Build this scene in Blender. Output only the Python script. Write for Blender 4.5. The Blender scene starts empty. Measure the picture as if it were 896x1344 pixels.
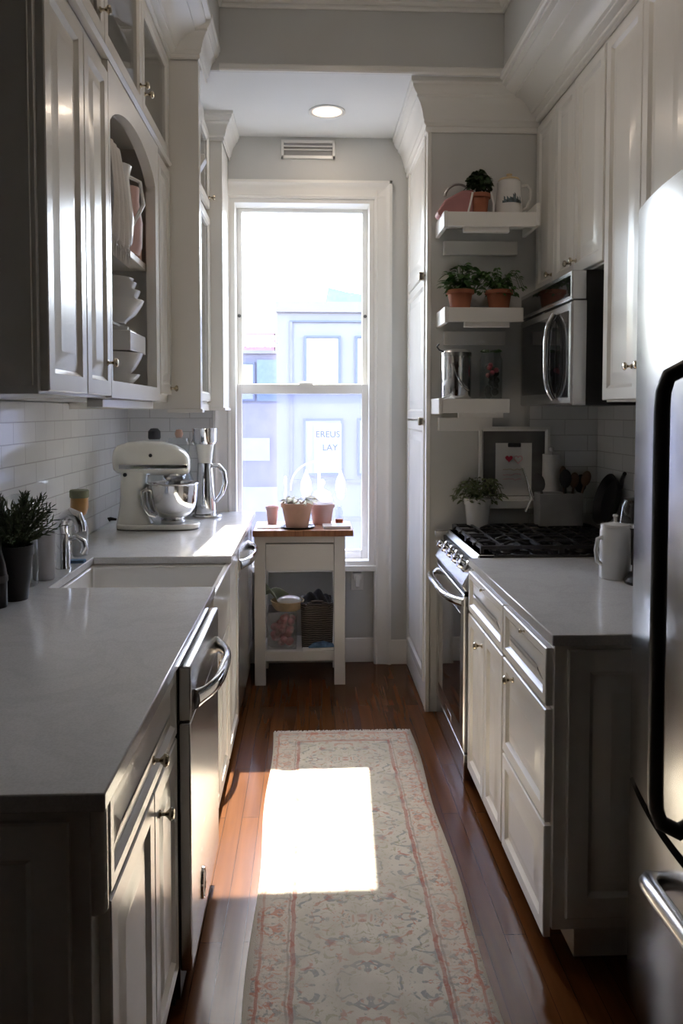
import bpy, bmesh, math, random
from mathutils import Vector, Matrix
R = math.radians
PI = math.pi
sc = bpy.context.scene
COL = sc.collection
random.seed(7)

# ------------------------------------------------------------------ node helpers
def new_mat(name):
    m = bpy.data.materials.new(name); m.use_nodes = True
    nt = m.node_tree
    return m, nt, nt.nodes['Principled BSDF']
def N(nt, t, **kw):
    n = nt.nodes.new(t)
    for k, v in kw.items():
        if k.startswith('i_'):
            key = k[2:]
            n.inputs[int(key) if key.isdigit() else key].default_value = v
        else: setattr(n, k, v)
    return n
def L(nt, a, b): nt.links.new(a, b)
def rgba(c): return (c[0], c[1], c[2], 1)
def math_n(nt, op, a, b=None, c=None):
    n = nt.nodes.new('ShaderNodeMath'); n.operation = op
    for i, v in enumerate((a, b, c)):
        if v is None: continue
        if isinstance(v, (int, float)): n.inputs[i].default_value = v
        else: nt.links.new(v, n.inputs[i])
    return n.outputs[0]
def mix_col(nt, fac, a, b, mode='MIX'):
    n = nt.nodes.new('ShaderNodeMix'); n.data_type = 'RGBA'; n.blend_type = mode
    for sock, v in ((n.inputs['Factor'], fac), (n.inputs['A'], a), (n.inputs['B'], b)):
        if isinstance(v, (int, float)): sock.default_value = v
        elif isinstance(v, (tuple, list)): sock.default_value = rgba(v)
        else: nt.links.new(v, sock)
    return n.outputs['Result']
def ramp(nt, fac, stops):
    n = nt.nodes.new('ShaderNodeValToRGB')
    el = n.color_ramp.elements
    while len(el) < len(stops): el.new(0.5)
    for e, (p, c) in zip(el, stops):
        e.position = p; e.color = rgba(c) if len(c) == 3 else c
    nt.links.new(fac, n.inputs[0])
    return n.outputs[0]
def basic(name, col, rough=0.5, metal=0.0, var=0.06, scale=12.0, bump=0.0, bscale=80, coat=0.0, spec=0.5, stretch=None, trans=0.0, sheen=0.0):
    m, nt, p = new_mat(name)
    tc = N(nt, 'ShaderNodeTexCoord')
    vec = tc.outputs['Object']
    if stretch:
        mp = N(nt, 'ShaderNodeMapping'); mp.inputs['Scale'].default_value = stretch
        L(nt, vec, mp.inputs['Vector']); vec = mp.outputs['Vector']
    nz = N(nt, 'ShaderNodeTexNoise'); nz.inputs['Scale'].default_value = scale; nz.inputs['Detail'].default_value = 3
    L(nt, vec, nz.inputs['Vector'])
    lo = tuple(max(0, c*(1-var)) for c in col); hi = tuple(min(1, c*(1+var)) for c in col)
    L(nt, ramp(nt, nz.outputs['Fac'], [(0.3, lo), (0.7, hi)]), p.inputs['Base Color'])
    r = math_n(nt, 'MULTIPLY_ADD', nz.outputs['Fac'], rough*(0.06 if metal else 0.3), rough*(0.97 if metal else 0.85))
    L(nt, r, p.inputs['Roughness'])
    p.inputs['Metallic'].default_value = metal
    p.inputs['Specular IOR Level'].default_value = spec
    p.inputs['Coat Weight'].default_value = coat
    p.inputs['Transmission Weight'].default_value = trans
    if sheen: p.inputs['Sheen Weight'].default_value = sheen
    if bump:
        b = N(nt, 'ShaderNodeBump'); b.inputs['Strength'].default_value = bump; b.inputs['Distance'].default_value = 0.002
        n2 = N(nt, 'ShaderNodeTexNoise'); n2.inputs['Scale'].default_value = bscale
        L(nt, vec, n2.inputs['Vector']); L(nt, n2.outputs['Fac'], b.inputs['Height']); L(nt, b.outputs['Normal'], p.inputs['Normal'])
    return m
M = {}
M['cab'] = basic('cabinet_white_paint', (0.76, 0.745, 0.71), 0.24, var=0.012, scale=5, coat=0.05)
M['trim'] = basic('trim_white_paint', (0.78, 0.77, 0.74), 0.3, var=0.015, scale=5)
M['wall'] = basic('grey_wall_paint', (0.575, 0.58, 0.57), 0.6, var=0.02, scale=4, bump=0.05)
M['dark_unseen'] = basic('unseen_wall_dark_paint', (0.11, 0.085, 0.07), 0.7, var=0.04)  # dark colour given to unseen walls to cut bounce light
M['ceil'] = basic('ceiling_paint', (0.74, 0.75, 0.75), 0.7, var=0.015, scale=3)
M['inside'] = basic('cabinet_interior_paint', (0.58, 0.57, 0.55), 0.5, var=0.03)
M['steel'] = basic('brushed_steel', (0.58, 0.575, 0.565), 0.27, 1.0, var=0.02, scale=6, stretch=(1, 1, 40))
M['steelv'] = basic('brushed_steel_fridge', (0.50, 0.495, 0.485), 0.24, 1.0, var=0.05, scale=4, stretch=(1, 40, 1))
M['chrome'] = basic('polished_chrome', (0.75, 0.75, 0.75), 0.1, 1.0, var=0.02)
M['knob'] = basic('aged_nickel', (0.50, 0.44, 0.34), 0.2, 1.0, var=0.1, scale=60)
M['black'] = basic('black_plastic', (0.012, 0.012, 0.013), 0.35, var=0.2)
M['blackglass'] = basic('black_glass', (0.012, 0.012, 0.014), 0.05, var=0.1, coat=0.5)
M['iron'] = basic('cast_iron', (0.02, 0.02, 0.022), 0.42, var=0.3, scale=50, bump=0.2)
M['terra'] = basic('terracotta', (0.36, 0.125, 0.065), 0.75, var=0.15, scale=15, bump=0.2)
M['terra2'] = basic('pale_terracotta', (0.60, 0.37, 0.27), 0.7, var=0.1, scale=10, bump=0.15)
M['soil'] = basic('potting_soil', (0.03, 0.02, 0.014), 0.95, var=0.4, scale=60, bump=0.8)
M['leaf'] = basic('green_leaf', (0.06, 0.14, 0.04), 0.45, var=0.45, scale=25)
M['leafd'] = basic('dark_green_leaf', (0.02, 0.045, 0.016), 0.5, var=0.4, scale=25)
M['rosemary'] = basic('rosemary_needles', (0.05, 0.075, 0.035), 0.55, var=0.5, scale=18)
M['leafl'] = basic('sage_leaf', (0.14, 0.18, 0.09), 0.5, var=0.35, scale=25)
M['ceramic'] = basic('white_ceramic', (0.75, 0.74, 0.72), 0.15, var=0.02, coat=0.3)
M['enamel'] = basic('cream_enamel', (0.70, 0.69, 0.63), 0.15, var=0.02, coat=0.5)
M['darkpot'] = basic('dark_pot_glaze', (0.02, 0.02, 0.022), 0.5, var=0.2)
M['amber'] = basic('amber_soap', (0.42, 0.22, 0.07), 0.3, var=0.2)
M['pink'] = basic('dusty_pink_leather', (0.42, 0.19, 0.19), 0.55, var=0.08, bump=0.15)
M['pinkglaze'] = basic('pale_pink_glaze', (0.62, 0.42, 0.39), 0.5, var=0.06)
M['wood'] = None
M['paper'] = basic('white_paper', (0.78, 0.77, 0.74), 0.85, var=0.03)
M['tissue'] = basic('paper_towel', (0.72, 0.71, 0.69), 0.95, var=0.03, bump=0.3, bscale=200)
M['cloth'] = basic('white_cloth', (0.66, 0.63, 0.6), 0.95, var=0.05, bump=0.4, bscale=150)
M['olive'] = basic('olive_cloth', (0.22, 0.23, 0.15), 0.95, var=0.2, bump=0.4, bscale=120)
M['darkcloth'] = basic('black_cloth', (0.015, 0.015, 0.018), 0.95, var=0.3, bump=0.4, bscale=120)
M['blue'] = basic('blue_printed_cloth', (0.10, 0.19, 0.33), 0.8, var=0.5, scale=30)
M['red'] = basic('red_packets', (0.52, 0.10, 0.13), 0.5, var=0.5, scale=26)
M['redink'] = basic('red_crayon', (0.6, 0.05, 0.09), 0.8, var=0.2)
M['pinkink'] = basic('pink_crayon', (0.75, 0.42, 0.45), 0.8, var=0.2)
M['tan'] = basic('tan_basket_fibre', (0.55, 0.43, 0.26), 0.8, var=0.2, bump=0.5, bscale=90)
M['wicker'] = None
M['olivew'] = basic('utensil_wood', (0.14, 0.075, 0.04), 0.6, var=0.3, scale=20)
M['rubber'] = basic('grey_rubber', (0.10, 0.10, 0.10), 0.8, var=0.2)
M['greyrim'] = basic('grey_metal_ring', (0.30, 0.29, 0.28), 0.4, 0.8, var=0.1)
M['bluepaint'] = basic('grey_blue_painted_scene', (0.10, 0.14, 0.16), 0.4, var=0.5, scale=60)
M['lav'] = basic('pale_lavender_stucco', (0.335, 0.315, 0.36), 0.9, var=0.04, scale=1.2)
M['lavd'] = basic('lavender_brick', (0.27, 0.25, 0.32), 0.9, var=0.12, scale=2.5)
M['bpane'] = basic('far_window_pane', (0.46, 0.47, 0.48), 0.3, var=0.06, scale=3)
M['bframe'] = basic('far_window_frame', (0.18, 0.19, 0.27), 0.7, var=0.05)
M['pinksign'] = basic('faded_pink_sign', (0.55, 0.28, 0.36), 0.8, var=0.15, scale=6)
M['skyblue'] = basic('pale_blue_sheet', (0.24, 0.30, 0.38), 0.7, var=0.08)
M['ground'] = basic('pale_street', (0.35, 0.35, 0.36), 0.9, var=0.1, scale=0.5)
M['ink'] = basic('faded_blue_ink', (0.05, 0.05, 0.08), 0.8, var=0.1)
M['pinboard'] = basic('dark_grey_felt', (0.14, 0.14, 0.14), 0.9, var=0.25, scale=8)
M['backlit_leaf'] = basic('pale_backlit_leaf', (0.55, 0.56, 0.46), 0.6, var=0.35, scale=22)  # backlight on the leaves put into a pale colour
M['heather'] = basic('heather_grey_plastic', (0.32, 0.32, 0.32), 0.5, var=0.1)

def glass_mat(name, tint=(0.95, 0.96, 0.96), refl=1.0, rough=0.0):
    m, nt, p = new_mat(name)
    nt.nodes.remove(p)
    out = nt.nodes['Material Output']
    tr = N(nt, 'ShaderNodeBsdfTransparent'); gl = N(nt, 'ShaderNodeBsdfGlossy')
    tc = N(nt, 'ShaderNodeTexCoord'); nz = N(nt, 'ShaderNodeTexNoise'); nz.inputs['Scale'].default_value = 6
    L(nt, tc.outputs['Object'], nz.inputs['Vector'])
    L(nt, ramp(nt, nz.outputs['Fac'], [(0.3, tuple(c*0.985 for c in tint)), (0.7, tint)]), tr.inputs['Color'])
    gl.inputs['Roughness'].default_value = 0.03 + rough
    lw = N(nt, 'ShaderNodeLayerWeight')      # Schlick reflectance, the same from either side of the pane
    f = math_n(nt, 'MULTIPLY', math_n(nt, 'MULTIPLY_ADD', math_n(nt, 'POWER', lw.outputs['Facing'], 5.0), 0.9, 0.05), refl)
    mx = N(nt, 'ShaderNodeMixShader')
    L(nt, f, mx.inputs[0]); L(nt, tr.outputs[0], mx.inputs[1]); L(nt, gl.outputs[0], mx.inputs[2]); L(nt, mx.outputs[0], out.inputs[0])
    return m
M['pane'] = glass_mat('window_glass')
M['glass'] = glass_mat('clear_glassware', (0.90, 0.92, 0.92), 1.0)
M['frost'] = glass_mat('milky_glassware', (0.62, 0.63, 0.62), 1.0, 0.1)
# insect-screened lower pane: haze mixed in, made to hold back direct sun
def screen_mat():
    m, nt, p = new_mat('hazy_screened_glass'); nt.nodes.remove(p)
    out = nt.nodes['Material Output']
    g = N(nt, 'ShaderNodeBsdfRefraction'); g.inputs['IOR'].default_value = 1.0; g.inputs['Roughness'].default_value = 0.0
    g.inputs['Color'].default_value = (0.70, 0.72, 0.80, 1)
    t = N(nt, 'ShaderNodeBsdfTranslucent')
    tc = N(nt, 'ShaderNodeTexCoord'); nz = N(nt, 'ShaderNodeTexNoise'); nz.inputs['Scale'].default_value = 5
    L(nt, tc.outputs['Object'], nz.inputs['Vector'])
    L(nt, ramp(nt, nz.outputs['Fac'], [(0.3, (0.40, 0.41, 0.45)), (0.7, (0.46, 0.47, 0.50))]), t.inputs['Color'])
    mx = N(nt, 'ShaderNodeMixShader'); mx.inputs[0].default_value = 0.05
    L(nt, g.outputs[0], mx.inputs[1]); L(nt, t.outputs[0], mx.inputs[2]); L(nt, mx.outputs[0], out.inputs[0])
    return m
M['screen'] = screen_mat()

def glowglass_mat():  # white backlight glow put into the colour of clear glass
    m, nt, p = new_mat('backlit_white_glass'); nt.nodes.remove(p)
    out = nt.nodes['Material Output']
    tr = N(nt, 'ShaderNodeBsdfTransparent'); t = N(nt, 'ShaderNodeBsdfTranslucent'); d = N(nt, 'ShaderNodeBsdfDiffuse')
    tc = N(nt, 'ShaderNodeTexCoord'); nz = N(nt, 'ShaderNodeTexNoise'); nz.inputs['Scale'].default_value = 9
    L(nt, tc.outputs['Object'], nz.inputs['Vector'])
    c = ramp(nt, nz.outputs['Fac'], [(0.3, (0.84, 0.83, 0.82)), (0.7, (0.9, 0.9, 0.9))])
    L(nt, c, t.inputs['Color']); L(nt, c, d.inputs['Color'])
    m1 = N(nt, 'ShaderNodeMixShader'); m1.inputs[0].default_value = 0.3
    L(nt, t.outputs[0], m1.inputs[1]); L(nt, d.outputs[0], m1.inputs[2])
    m2 = N(nt, 'ShaderNodeMixShader'); m2.inputs[0].default_value = 0.45
    L(nt, tr.outputs[0], m2.inputs[1]); L(nt, m1.outputs[0], m2.inputs[2]); L(nt, m2.outputs[0], out.inputs[0])
    return m
M['glowglass'] = glowglass_mat()
def plastic_bin():
    m, nt, p = new_mat('cloudy_plastic'); nt.nodes.remove(p)
    out = nt.nodes['Material Output']
    tr = N(nt, 'ShaderNodeBsdfTransparent'); tr.inputs['Color'].default_value = (0.9, 0.9, 0.9, 1)
    d = N(nt, 'ShaderNodeBsdfDiffuse')
    tc = N(nt, 'ShaderNodeTexCoord'); nz = N(nt, 'ShaderNodeTexNoise'); nz.inputs['Scale'].default_value = 8
    L(nt, tc.outputs['Object'], nz.inputs['Vector'])
    L(nt, ramp(nt, nz.outputs['Fac'], [(0.3, (0.6, 0.58, 0.58)), (0.7, (0.72, 0.7, 0.7))]), d.inputs['Color'])
    mx = N(nt, 'ShaderNodeMixShader'); mx.inputs[0].default_value = 0.2
    L(nt, tr.outputs[0], mx.inputs[1]); L(nt, d.outputs[0], mx.inputs[2]); L(nt, mx.outputs[0], out.inputs[0])
    return m
M['bin'] = plastic_bin()
M['cloudy'] = M['bin'].copy(); M['cloudy'].name = 'cloudy_glass'
for _n in M['cloudy'].node_tree.nodes:
    if _n.type == 'MIX_SHADER': _n.inputs[0].default_value = 0.55

def emit_mat(name, col, strength):
    m, nt, p = new_mat(name)
    tc = N(nt, 'ShaderNodeTexCoord'); nz = N(nt, 'ShaderNodeTexNoise'); nz.inputs['Scale'].default_value = 3
    L(nt, tc.outputs['Object'], nz.inputs['Vector'])
    L(nt, ramp(nt, nz.outputs['Fac'], [(0.0, tuple(c*0.97 for c in col)), (1.0, col)]), p.inputs['Emission Color'])
    p.inputs['Emission Strength'].default_value = strength
    p.inputs['Base Color'].default_value = (0.8, 0.8, 0.8, 1)
    return m
M['lamp'] = emit_mat('warm_lamp_diffuser', (1.0, 0.72, 0.48), 0.75)

def tile_mat(name, ax):
    m, nt, p = new_mat(name)
    tc = N(nt, 'ShaderNodeTexCoord'); sp = N(nt, 'ShaderNodeSeparateXYZ'); cb = N(nt, 'ShaderNodeCombineXYZ')
    L(nt, tc.outputs['Object'], sp.inputs[0]); L(nt, sp.outputs[ax], cb.inputs[0])
    L(nt, math_n(nt, 'ADD', sp.outputs[2], -0.915), cb.inputs[1])
    br = N(nt, 'ShaderNodeTexBrick'); br.offset = 0.5
    br.inputs['Scale'].default_value = 1; br.inputs['Brick Width'].default_value = 0.23; br.inputs['Row Height'].default_value = 0.078
    br.inputs['Mortar Size'].default_value = 0.0022; br.inputs['Mortar Smooth'].default_value = 0.3
    br.inputs['Color1'].default_value = (0.70, 0.70, 0.68, 1); br.inputs['Color2'].default_value = (0.76, 0.755, 0.74, 1)
    br.inputs['Mortar'].default_value = (0.50, 0.49, 0.47, 1)
    L(nt, cb.outputs[0], br.inputs['Vector']); L(nt, br.outputs['Color'], p.inputs['Base Color'])
    nz = N(nt, 'ShaderNodeTexNoise'); nz.inputs['Scale'].default_value = 14
    L(nt, cb.outputs[0], nz.inputs['Vector'])
    h = math_n(nt, 'MULTIPLY_ADD', nz.outputs['Fac'], 0.5, math_n(nt, 'SUBTRACT', 1.0, br.outputs['Fac']))
    b = N(nt, 'ShaderNodeBump'); b.inputs['Strength'].default_value = 0.4; b.inputs['Distance'].default_value = 0.004
    L(nt, h, b.inputs['Height']); L(nt, b.outputs['Normal'], p.inputs['Normal'])
    p.inputs['Roughness'].default_value = 0.12; p.inputs['Coat Weight'].default_value = 0.2
    return m
M['tile_y'] = tile_mat('subway_tile_side', 1)
M['tile_x'] = tile_mat('subway_tile_end', 0)

def floor_mat():
    m, nt, p = new_mat('oak_strip_floor')
    tc = N(nt, 'ShaderNodeTexCoord'); sp = N(nt, 'ShaderNodeSeparateXYZ'); cb = N(nt, 'ShaderNodeCombineXYZ')
    L(nt, tc.outputs['Object'], sp.inputs[0]); L(nt, sp.outputs[1], cb.inputs[0]); L(nt, sp.outputs[0], cb.inputs[1])
    br = N(nt, 'ShaderNodeTexBrick'); br.offset = 0.37
    br.inputs['Scale'].default_value = 1; br.inputs['Brick Width'].default_value = 1.1; br.inputs['Row Height'].default_value = 0.062
    br.inputs['Mortar Size'].default_value = 0.0009; br.inputs['Bias'].default_value = 0.0
    br.inputs['Color1'].default_value = (0.066, 0.0235, 0.0075, 1); br.inputs['Color2'].default_value = (0.094, 0.0345, 0.0105, 1)
    br.inputs['Mortar'].default_value = (0.02, 0.008, 0.004, 1)
    L(nt, cb.outputs[0], br.inputs['Vector'])
    mp = N(nt, 'ShaderNodeMapping'); mp.inputs['Scale'].default_value = (38, 1.8, 1); L(nt, tc.outputs['Object'], mp.inputs['Vector'])
    nz = N(nt, 'ShaderNodeTexNoise'); nz.inputs['Scale'].default_value = 1; nz.inputs['Detail'].default_value = 6; nz.inputs['Distortion'].default_value = 0.6
    L(nt, mp.outputs[0], nz.inputs['Vector'])
    g = ramp(nt, nz.outputs['Fac'], [(0.3, (0.78, 0.75, 0.72)), (0.65, (1.1, 1.08, 1.05))])
    L(nt, mix_col(nt, 1.0, br.outputs['Color'], g, 'MULTIPLY'), p.inputs['Base Color'])
    L(nt, math_n(nt, 'MULTIPLY_ADD', nz.outputs['Fac'], 0.05, 0.16), p.inputs['Roughness'])
    p.inputs['Specular IOR Level'].default_value = 0.14
    b = N(nt, 'ShaderNodeBump'); b.inputs['Strength'].default_value = 0.08; b.inputs['Distance'].default_value = 0.001
    L(nt, math_n(nt, 'SUBTRACT', 1.0, br.outputs['Fac']), b.inputs['Height']); L(nt, b.outputs['Normal'], p.inputs['Normal'])
    return m
M['floor'] = floor_mat()

def wood_mat(name, c1, c2, stretch):
    m, nt, p = new_mat(name)
    tc = N(nt, 'ShaderNodeTexCoord'); mp = N(nt, 'ShaderNodeMapping'); mp.inputs['Scale'].default_value = stretch
    L(nt, tc.outputs['Object'], mp.inputs['Vector'])
    nz = N(nt, 'ShaderNodeTexNoise'); nz.inputs['Scale'].default_value = 1; nz.inputs['Detail'].default_value = 5; nz.inputs['Distortion'].default_value = 1
    L(nt, mp.outputs[0], nz.inputs['Vector'])
    L(nt, ramp(nt, nz.outputs['Fac'], [(0.3, c1), (0.7, c2)]), p.inputs['Base Color'])
    p.inputs['Roughness'].default_value = 0.4
    return m
M['wood'] = wood_mat('butcher_block', (0.20, 0.075, 0.03), (0.36, 0.16, 0.07), (40, 40, 3))
def wicker_mat():
    m, nt, p = new_mat('dark_wicker')
    tc = N(nt, 'ShaderNodeTexCoord'); w = N(nt, 'ShaderNodeTexWave'); w.bands_direction = 'Z'
    w.inputs['Scale'].default_value = 26; w.inputs['Distortion'].default_value = 3
    L(nt, tc.outputs['Object'], w.inputs['Vector'])
    L(nt, ramp(nt, w.outputs['Fac'], [(0.2, (0.02, 0.017, 0.015)), (0.8, (0.15, 0.125, 0.11))]), p.inputs['Base Color'])
    b = N(nt, 'ShaderNodeBump'); b.inputs['Strength'].default_value = 0.8; b.inputs['Distance'].default_value = 0.004
    L(nt, w.outputs['Fac'], b.inputs['Height']); L(nt, b.outputs['Normal'], p.inputs['Normal'])
    p.inputs['Roughness'].default_value = 0.7
    return m
M['wicker'] = wicker_mat()
def quartz_mat():
    m, nt, p = new_mat('grey_quartz')
    tc = N(nt, 'ShaderNodeTexCoord')
    nz = N(nt, 'ShaderNodeTexNoise'); nz.inputs['Scale'].default_value = 3.5; nz.inputs['Detail'].default_value = 8; nz.inputs['Distortion'].default_value = 1.5
    L(nt, tc.outputs['Object'], nz.inputs['Vector'])
    n2 = N(nt, 'ShaderNodeTexNoise'); n2.inputs['Scale'].default_value = 220
    L(nt, tc.outputs['Object'], n2.inputs['Vector'])
    a = ramp(nt, nz.outputs['Fac'], [(0.42, (0.575, 0.57, 0.565)), (0.49, (0.545, 0.54, 0.535)), (0.54, (0.58, 0.575, 0.57))])
    s = ramp(nt, n2.outputs['Fac'], [(0.35, (0.93, 0.93, 0.93)), (0.6, (1.03, 1.03, 1.03))])
    L(nt, mix_col(nt, 1.0, a, s, 'MULTIPLY'), p.inputs['Base Color'])
    L(nt, math_n(nt, 'MULTIPLY_ADD', n2.outputs['Fac'], 0.08, 0.10), p.inputs['Roughness'])
    return m
M['quartz'] = quartz_mat()

RUG_HW, RUG_Y0, RUG_Y1, RUG_CX = 0.32, 0.9, 3.66, 0.155
def rug_mat():
    m, nt, p = new_mat('faded_persian_weave')
    tc = N(nt, 'ShaderNodeTexCoord'); sp = N(nt, 'ShaderNodeSeparateXYZ'); L(nt, tc.outputs['Object'], sp.inputs[0])
    wob = N(nt, 'ShaderNodeTexNoise'); wob.inputs['Scale'].default_value = 14; L(nt, tc.outputs['Object'], wob.inputs['Vector'])
    w = math_n(nt, 'MULTIPLY_ADD', wob.outputs['Fac'], 0.018, -0.009)
    au = math_n(nt, 'ADD', math_n(nt, 'ABSOLUTE', sp.outputs[0]), w)
    hl = (RUG_Y1-RUG_Y0)/2
    av = math_n(nt, 'ADD', math_n(nt, 'ABSOLUTE', sp.outputs[1]), w)
    # distance to nearest edge of the rug
    du = math_n(nt, 'SUBTRACT', RUG_HW, au); dv = math_n(nt, 'SUBTRACT', hl, av)
    d = math_n(nt, 'MINIMUM', du, dv)
    def line(at, wd): return math_n(nt, 'LESS_THAN', math_n(nt, 'ABSOLUTE', math_n(nt, 'SUBTRACT', d, at)), wd)
    border = math_n(nt, 'LESS_THAN', d, 0.115)
    # mirrored motif coordinates
    pv = math_n(nt, 'PINGPONG', sp.outputs[1], 0.27)
    cb = N(nt, 'ShaderNodeCombineXYZ'); L(nt, au, cb.inputs[0]); L(nt, pv, cb.inputs[1])
    def motif(scale, seed, lo, detail=5.0, dist=1.4):
        mp = N(nt, 'ShaderNodeMapping'); mp.inputs['Location'].default_value = (seed, seed*0.7, 0)
        L(nt, cb.outputs[0], mp.inputs['Vector'])
        n = N(nt, 'ShaderNodeTexNoise'); n.inputs['Scale'].default_value = scale; n.inputs['Detail'].default_value = detail; n.inputs['Distortion'].default_value = dist
        L(nt, mp.outputs[0], n.inputs['Vector'])
        mr = N(nt, 'ShaderNodeMapRange'); mr.inputs[1].default_value = lo; mr.inputs[2].default_value = lo+0.05
        L(nt, n.outputs['Fac'], mr.inputs[0]); return mr.outputs[0]
    fade = N(nt, 'ShaderNodeTexNoise'); fade.inputs['Scale'].default_value = 9; fade.inputs['Detail'].default_value = 4; L(nt, tc.outputs['Object'], fade.inputs['Vector'])
    fd = ramp(nt, fade.outputs['Fac'], [(0.3, (0.25, 0.25, 0.25)), (0.65, (0.85, 0.85, 0.85))])
    cream = ramp(nt, fade.outputs['Fac'], [(0.3, (0.42, 0.395, 0.345)), (0.7, (0.53, 0.505, 0.45))])
    def over(base, fac, col, amt):
        f = math_n(nt, 'MULTIPLY', math_n(nt, 'MULTIPLY', fac, fd), amt)
        return mix_col(nt, f, base, col)
    c = cream
    c = over(c, motif(25, 3.1, 0.55), (0.17, 0.20, 0.23), 0.85)
    c = over(c, motif(23, 8.3, 0.57), (0.40, 0.17, 0.13), 0.8)
    c = over(c, motif(33, 5.7, 0.57), (0.26, 0.25, 0.16), 0.7)
    bcol = mix_col(nt, 0.6, c, (0.52, 0.46, 0.40))
    bcol = over(bcol, motif(34, 1.9, 0.54), (0.44, 0.17, 0.11), 0.85)
    bcol = over(bcol, motif(37, 6.4, 0.56), (0.20, 0.22, 0.23), 0.75)
    c = mix_col(nt, border, c, bcol)
    c = over(c, line(0.118, 0.006), (0.33, 0.11, 0.09), 0.9)
    c = over(c, line(0.105, 0.003), (0.25, 0.22, 0.2), 0.8)
    c = over(c, line(0.028, 0.004), (0.40, 0.16, 0.12), 0.9)
    c = mix_col(nt, math_n(nt, 'LESS_THAN', d, 0.012), c, (0.50, 0.46, 0.39))
    L(nt, c, p.inputs['Base Color']); p.inputs['Roughness'].default_value = 0.95; p.inputs['Specular IOR Level'].default_value = 0.1
    n3 = N(nt, 'ShaderNodeTexNoise'); n3.inputs['Scale'].default_value = 350; L(nt, tc.outputs['Object'], n3.inputs['Vector'])
    b = N(nt, 'ShaderNodeBump'); b.inputs['Strength'].default_value = 0.5; b.inputs['Distance'].default_value = 0.003
    L(nt, n3.outputs['Fac'], b.inputs['Height']); L(nt, b.outputs['Normal'], p.inputs['Normal'])
    return m
M['rug'] = rug_mat()

# ------------------------------------------------------------------ mesh helpers
class MB:
    def __init__(s): s.v = []; s.f = []
    def add(s, vs, fs):
        o = len(s.v); s.v += [tuple(v) for v in vs]; s.f += [tuple(i+o for i in f) for f in fs]; return s
    def box(s, x0, x1, y0, y1, z0, z1):
        x0, x1 = sorted((x0, x1)); y0, y1 = sorted((y0, y1)); z0, z1 = sorted((z0, z1))
        return s.add([(x0,y0,z0),(x1,y0,z0),(x1,y1,z0),(x0,y1,z0),(x0,y0,z1),(x1,y0,z1),(x1,y1,z1),(x0,y1,z1)],
              [(0,3,2,1),(4,5,6,7),(0,1,5,4),(1,2,6,5),(2,3,7,6),(3,0,4,7)])
    def prism(s, prof, axis, t0, t1):
        n = len(prof)
        mk = {'x': lambda a,b,t: (t,a,b), 'y': lambda a,b,t: (a,t,b), 'z': lambda a,b,t: (a,b,t)}[axis]
        vs = [mk(a,b,t0) for a,b in prof] + [mk(a,b,t1) for a,b in prof]
        fs = [(i, (i+1)%n, n+(i+1)%n, n+i) for i in range(n)] + [tuple(range(n-1,-1,-1)), tuple(range(n,2*n))]
        return s.add(vs, fs)
    def lathe(s, prof, c=(0,0,0), seg=28, axis='z', sx=1.0, sy=1.0, ang=None):
        vs = []; fs = []; n = len(prof)
        a0, a1 = ang if ang else (0, 2*PI)
        full = ang is None
        m = seg if full else seg+1
        for k in range(m):
            a = a0 + (a1-a0)*k/seg
            for r, h in prof:
                p = (r*math.cos(a)*sx, r*math.sin(a)*sy, h)
                if axis == 'x': p = (p[2], p[0], p[1])
                elif axis == '-x': p = (-p[2], p[0], p[1])
                elif axis == 'y': p = (p[0], p[2], p[1])
                elif axis == '-y': p = (p[0], -p[2], p[1])
                vs.append((p[0]+c[0], p[1]+c[1], p[2]+c[2]))
        for k in range(seg):
            k2 = (k+1) % m
            for j in range(n-1):
                fs.append((k*n+j, k2*n+j, k2*n+j+1, k*n+j+1))
        return s.add(vs, fs)
    def tube(s, pts, r, seg=10, cap=True, flat=None):
        pts = [Vector(p) for p in pts]; n = len(pts)
        rs = r if isinstance(r, (list, tuple)) else [r]*n
        tang = []
        for i in range(n):
            a = pts[max(0,i-1)]; b = pts[min(n-1,i+1)]
            tang.append((b-a).normalized())
        up = Vector((0,0,1)) if abs(tang[0].z) < 0.9 else Vector((1,0,0))
        u = tang[0].cross(up).normalized()
        vs = []; fs = []
        for i in range(n):
            t = tang[i]; u = (u - t*u.dot(t))
            if u.length < 1e-6: u = t.orthogonal()
            u.normalize(); w = t.cross(u)
            for k in range(seg):
                a = 2*PI*k/seg
                fu, fw = (1, 1) if not flat else flat
                vs.append(pts[i] + (u*math.cos(a)*fu + w*math.sin(a)*fw)*rs[i])
        for i in range(n-1):
            for k in range(seg):
                fs.append((i*seg+k, i*seg+(k+1)%seg, (i+1)*seg+(k+1)%seg, (i+1)*seg+k))
        if cap: fs += [tuple(range(seg-1,-1,-1)), tuple((n-1)*seg+k for k in range(seg))]
        return s.add(vs, fs)
    def ball(s, c, r, seg=16, rings=10, sz=1.0, sx=1.0, sy=1.0):
        prof = [(max(1e-4, r*math.sin(PI*i/rings)), -r*math.cos(PI*i/rings)*sz) for i in range(rings+1)]
        return s.lathe(prof, c, seg, sx=sx, sy=sy)
    def map(s, fn): s.v = [tuple(fn(Vector(v))) for v in s.v]; return s
ROOT = {}
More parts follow.
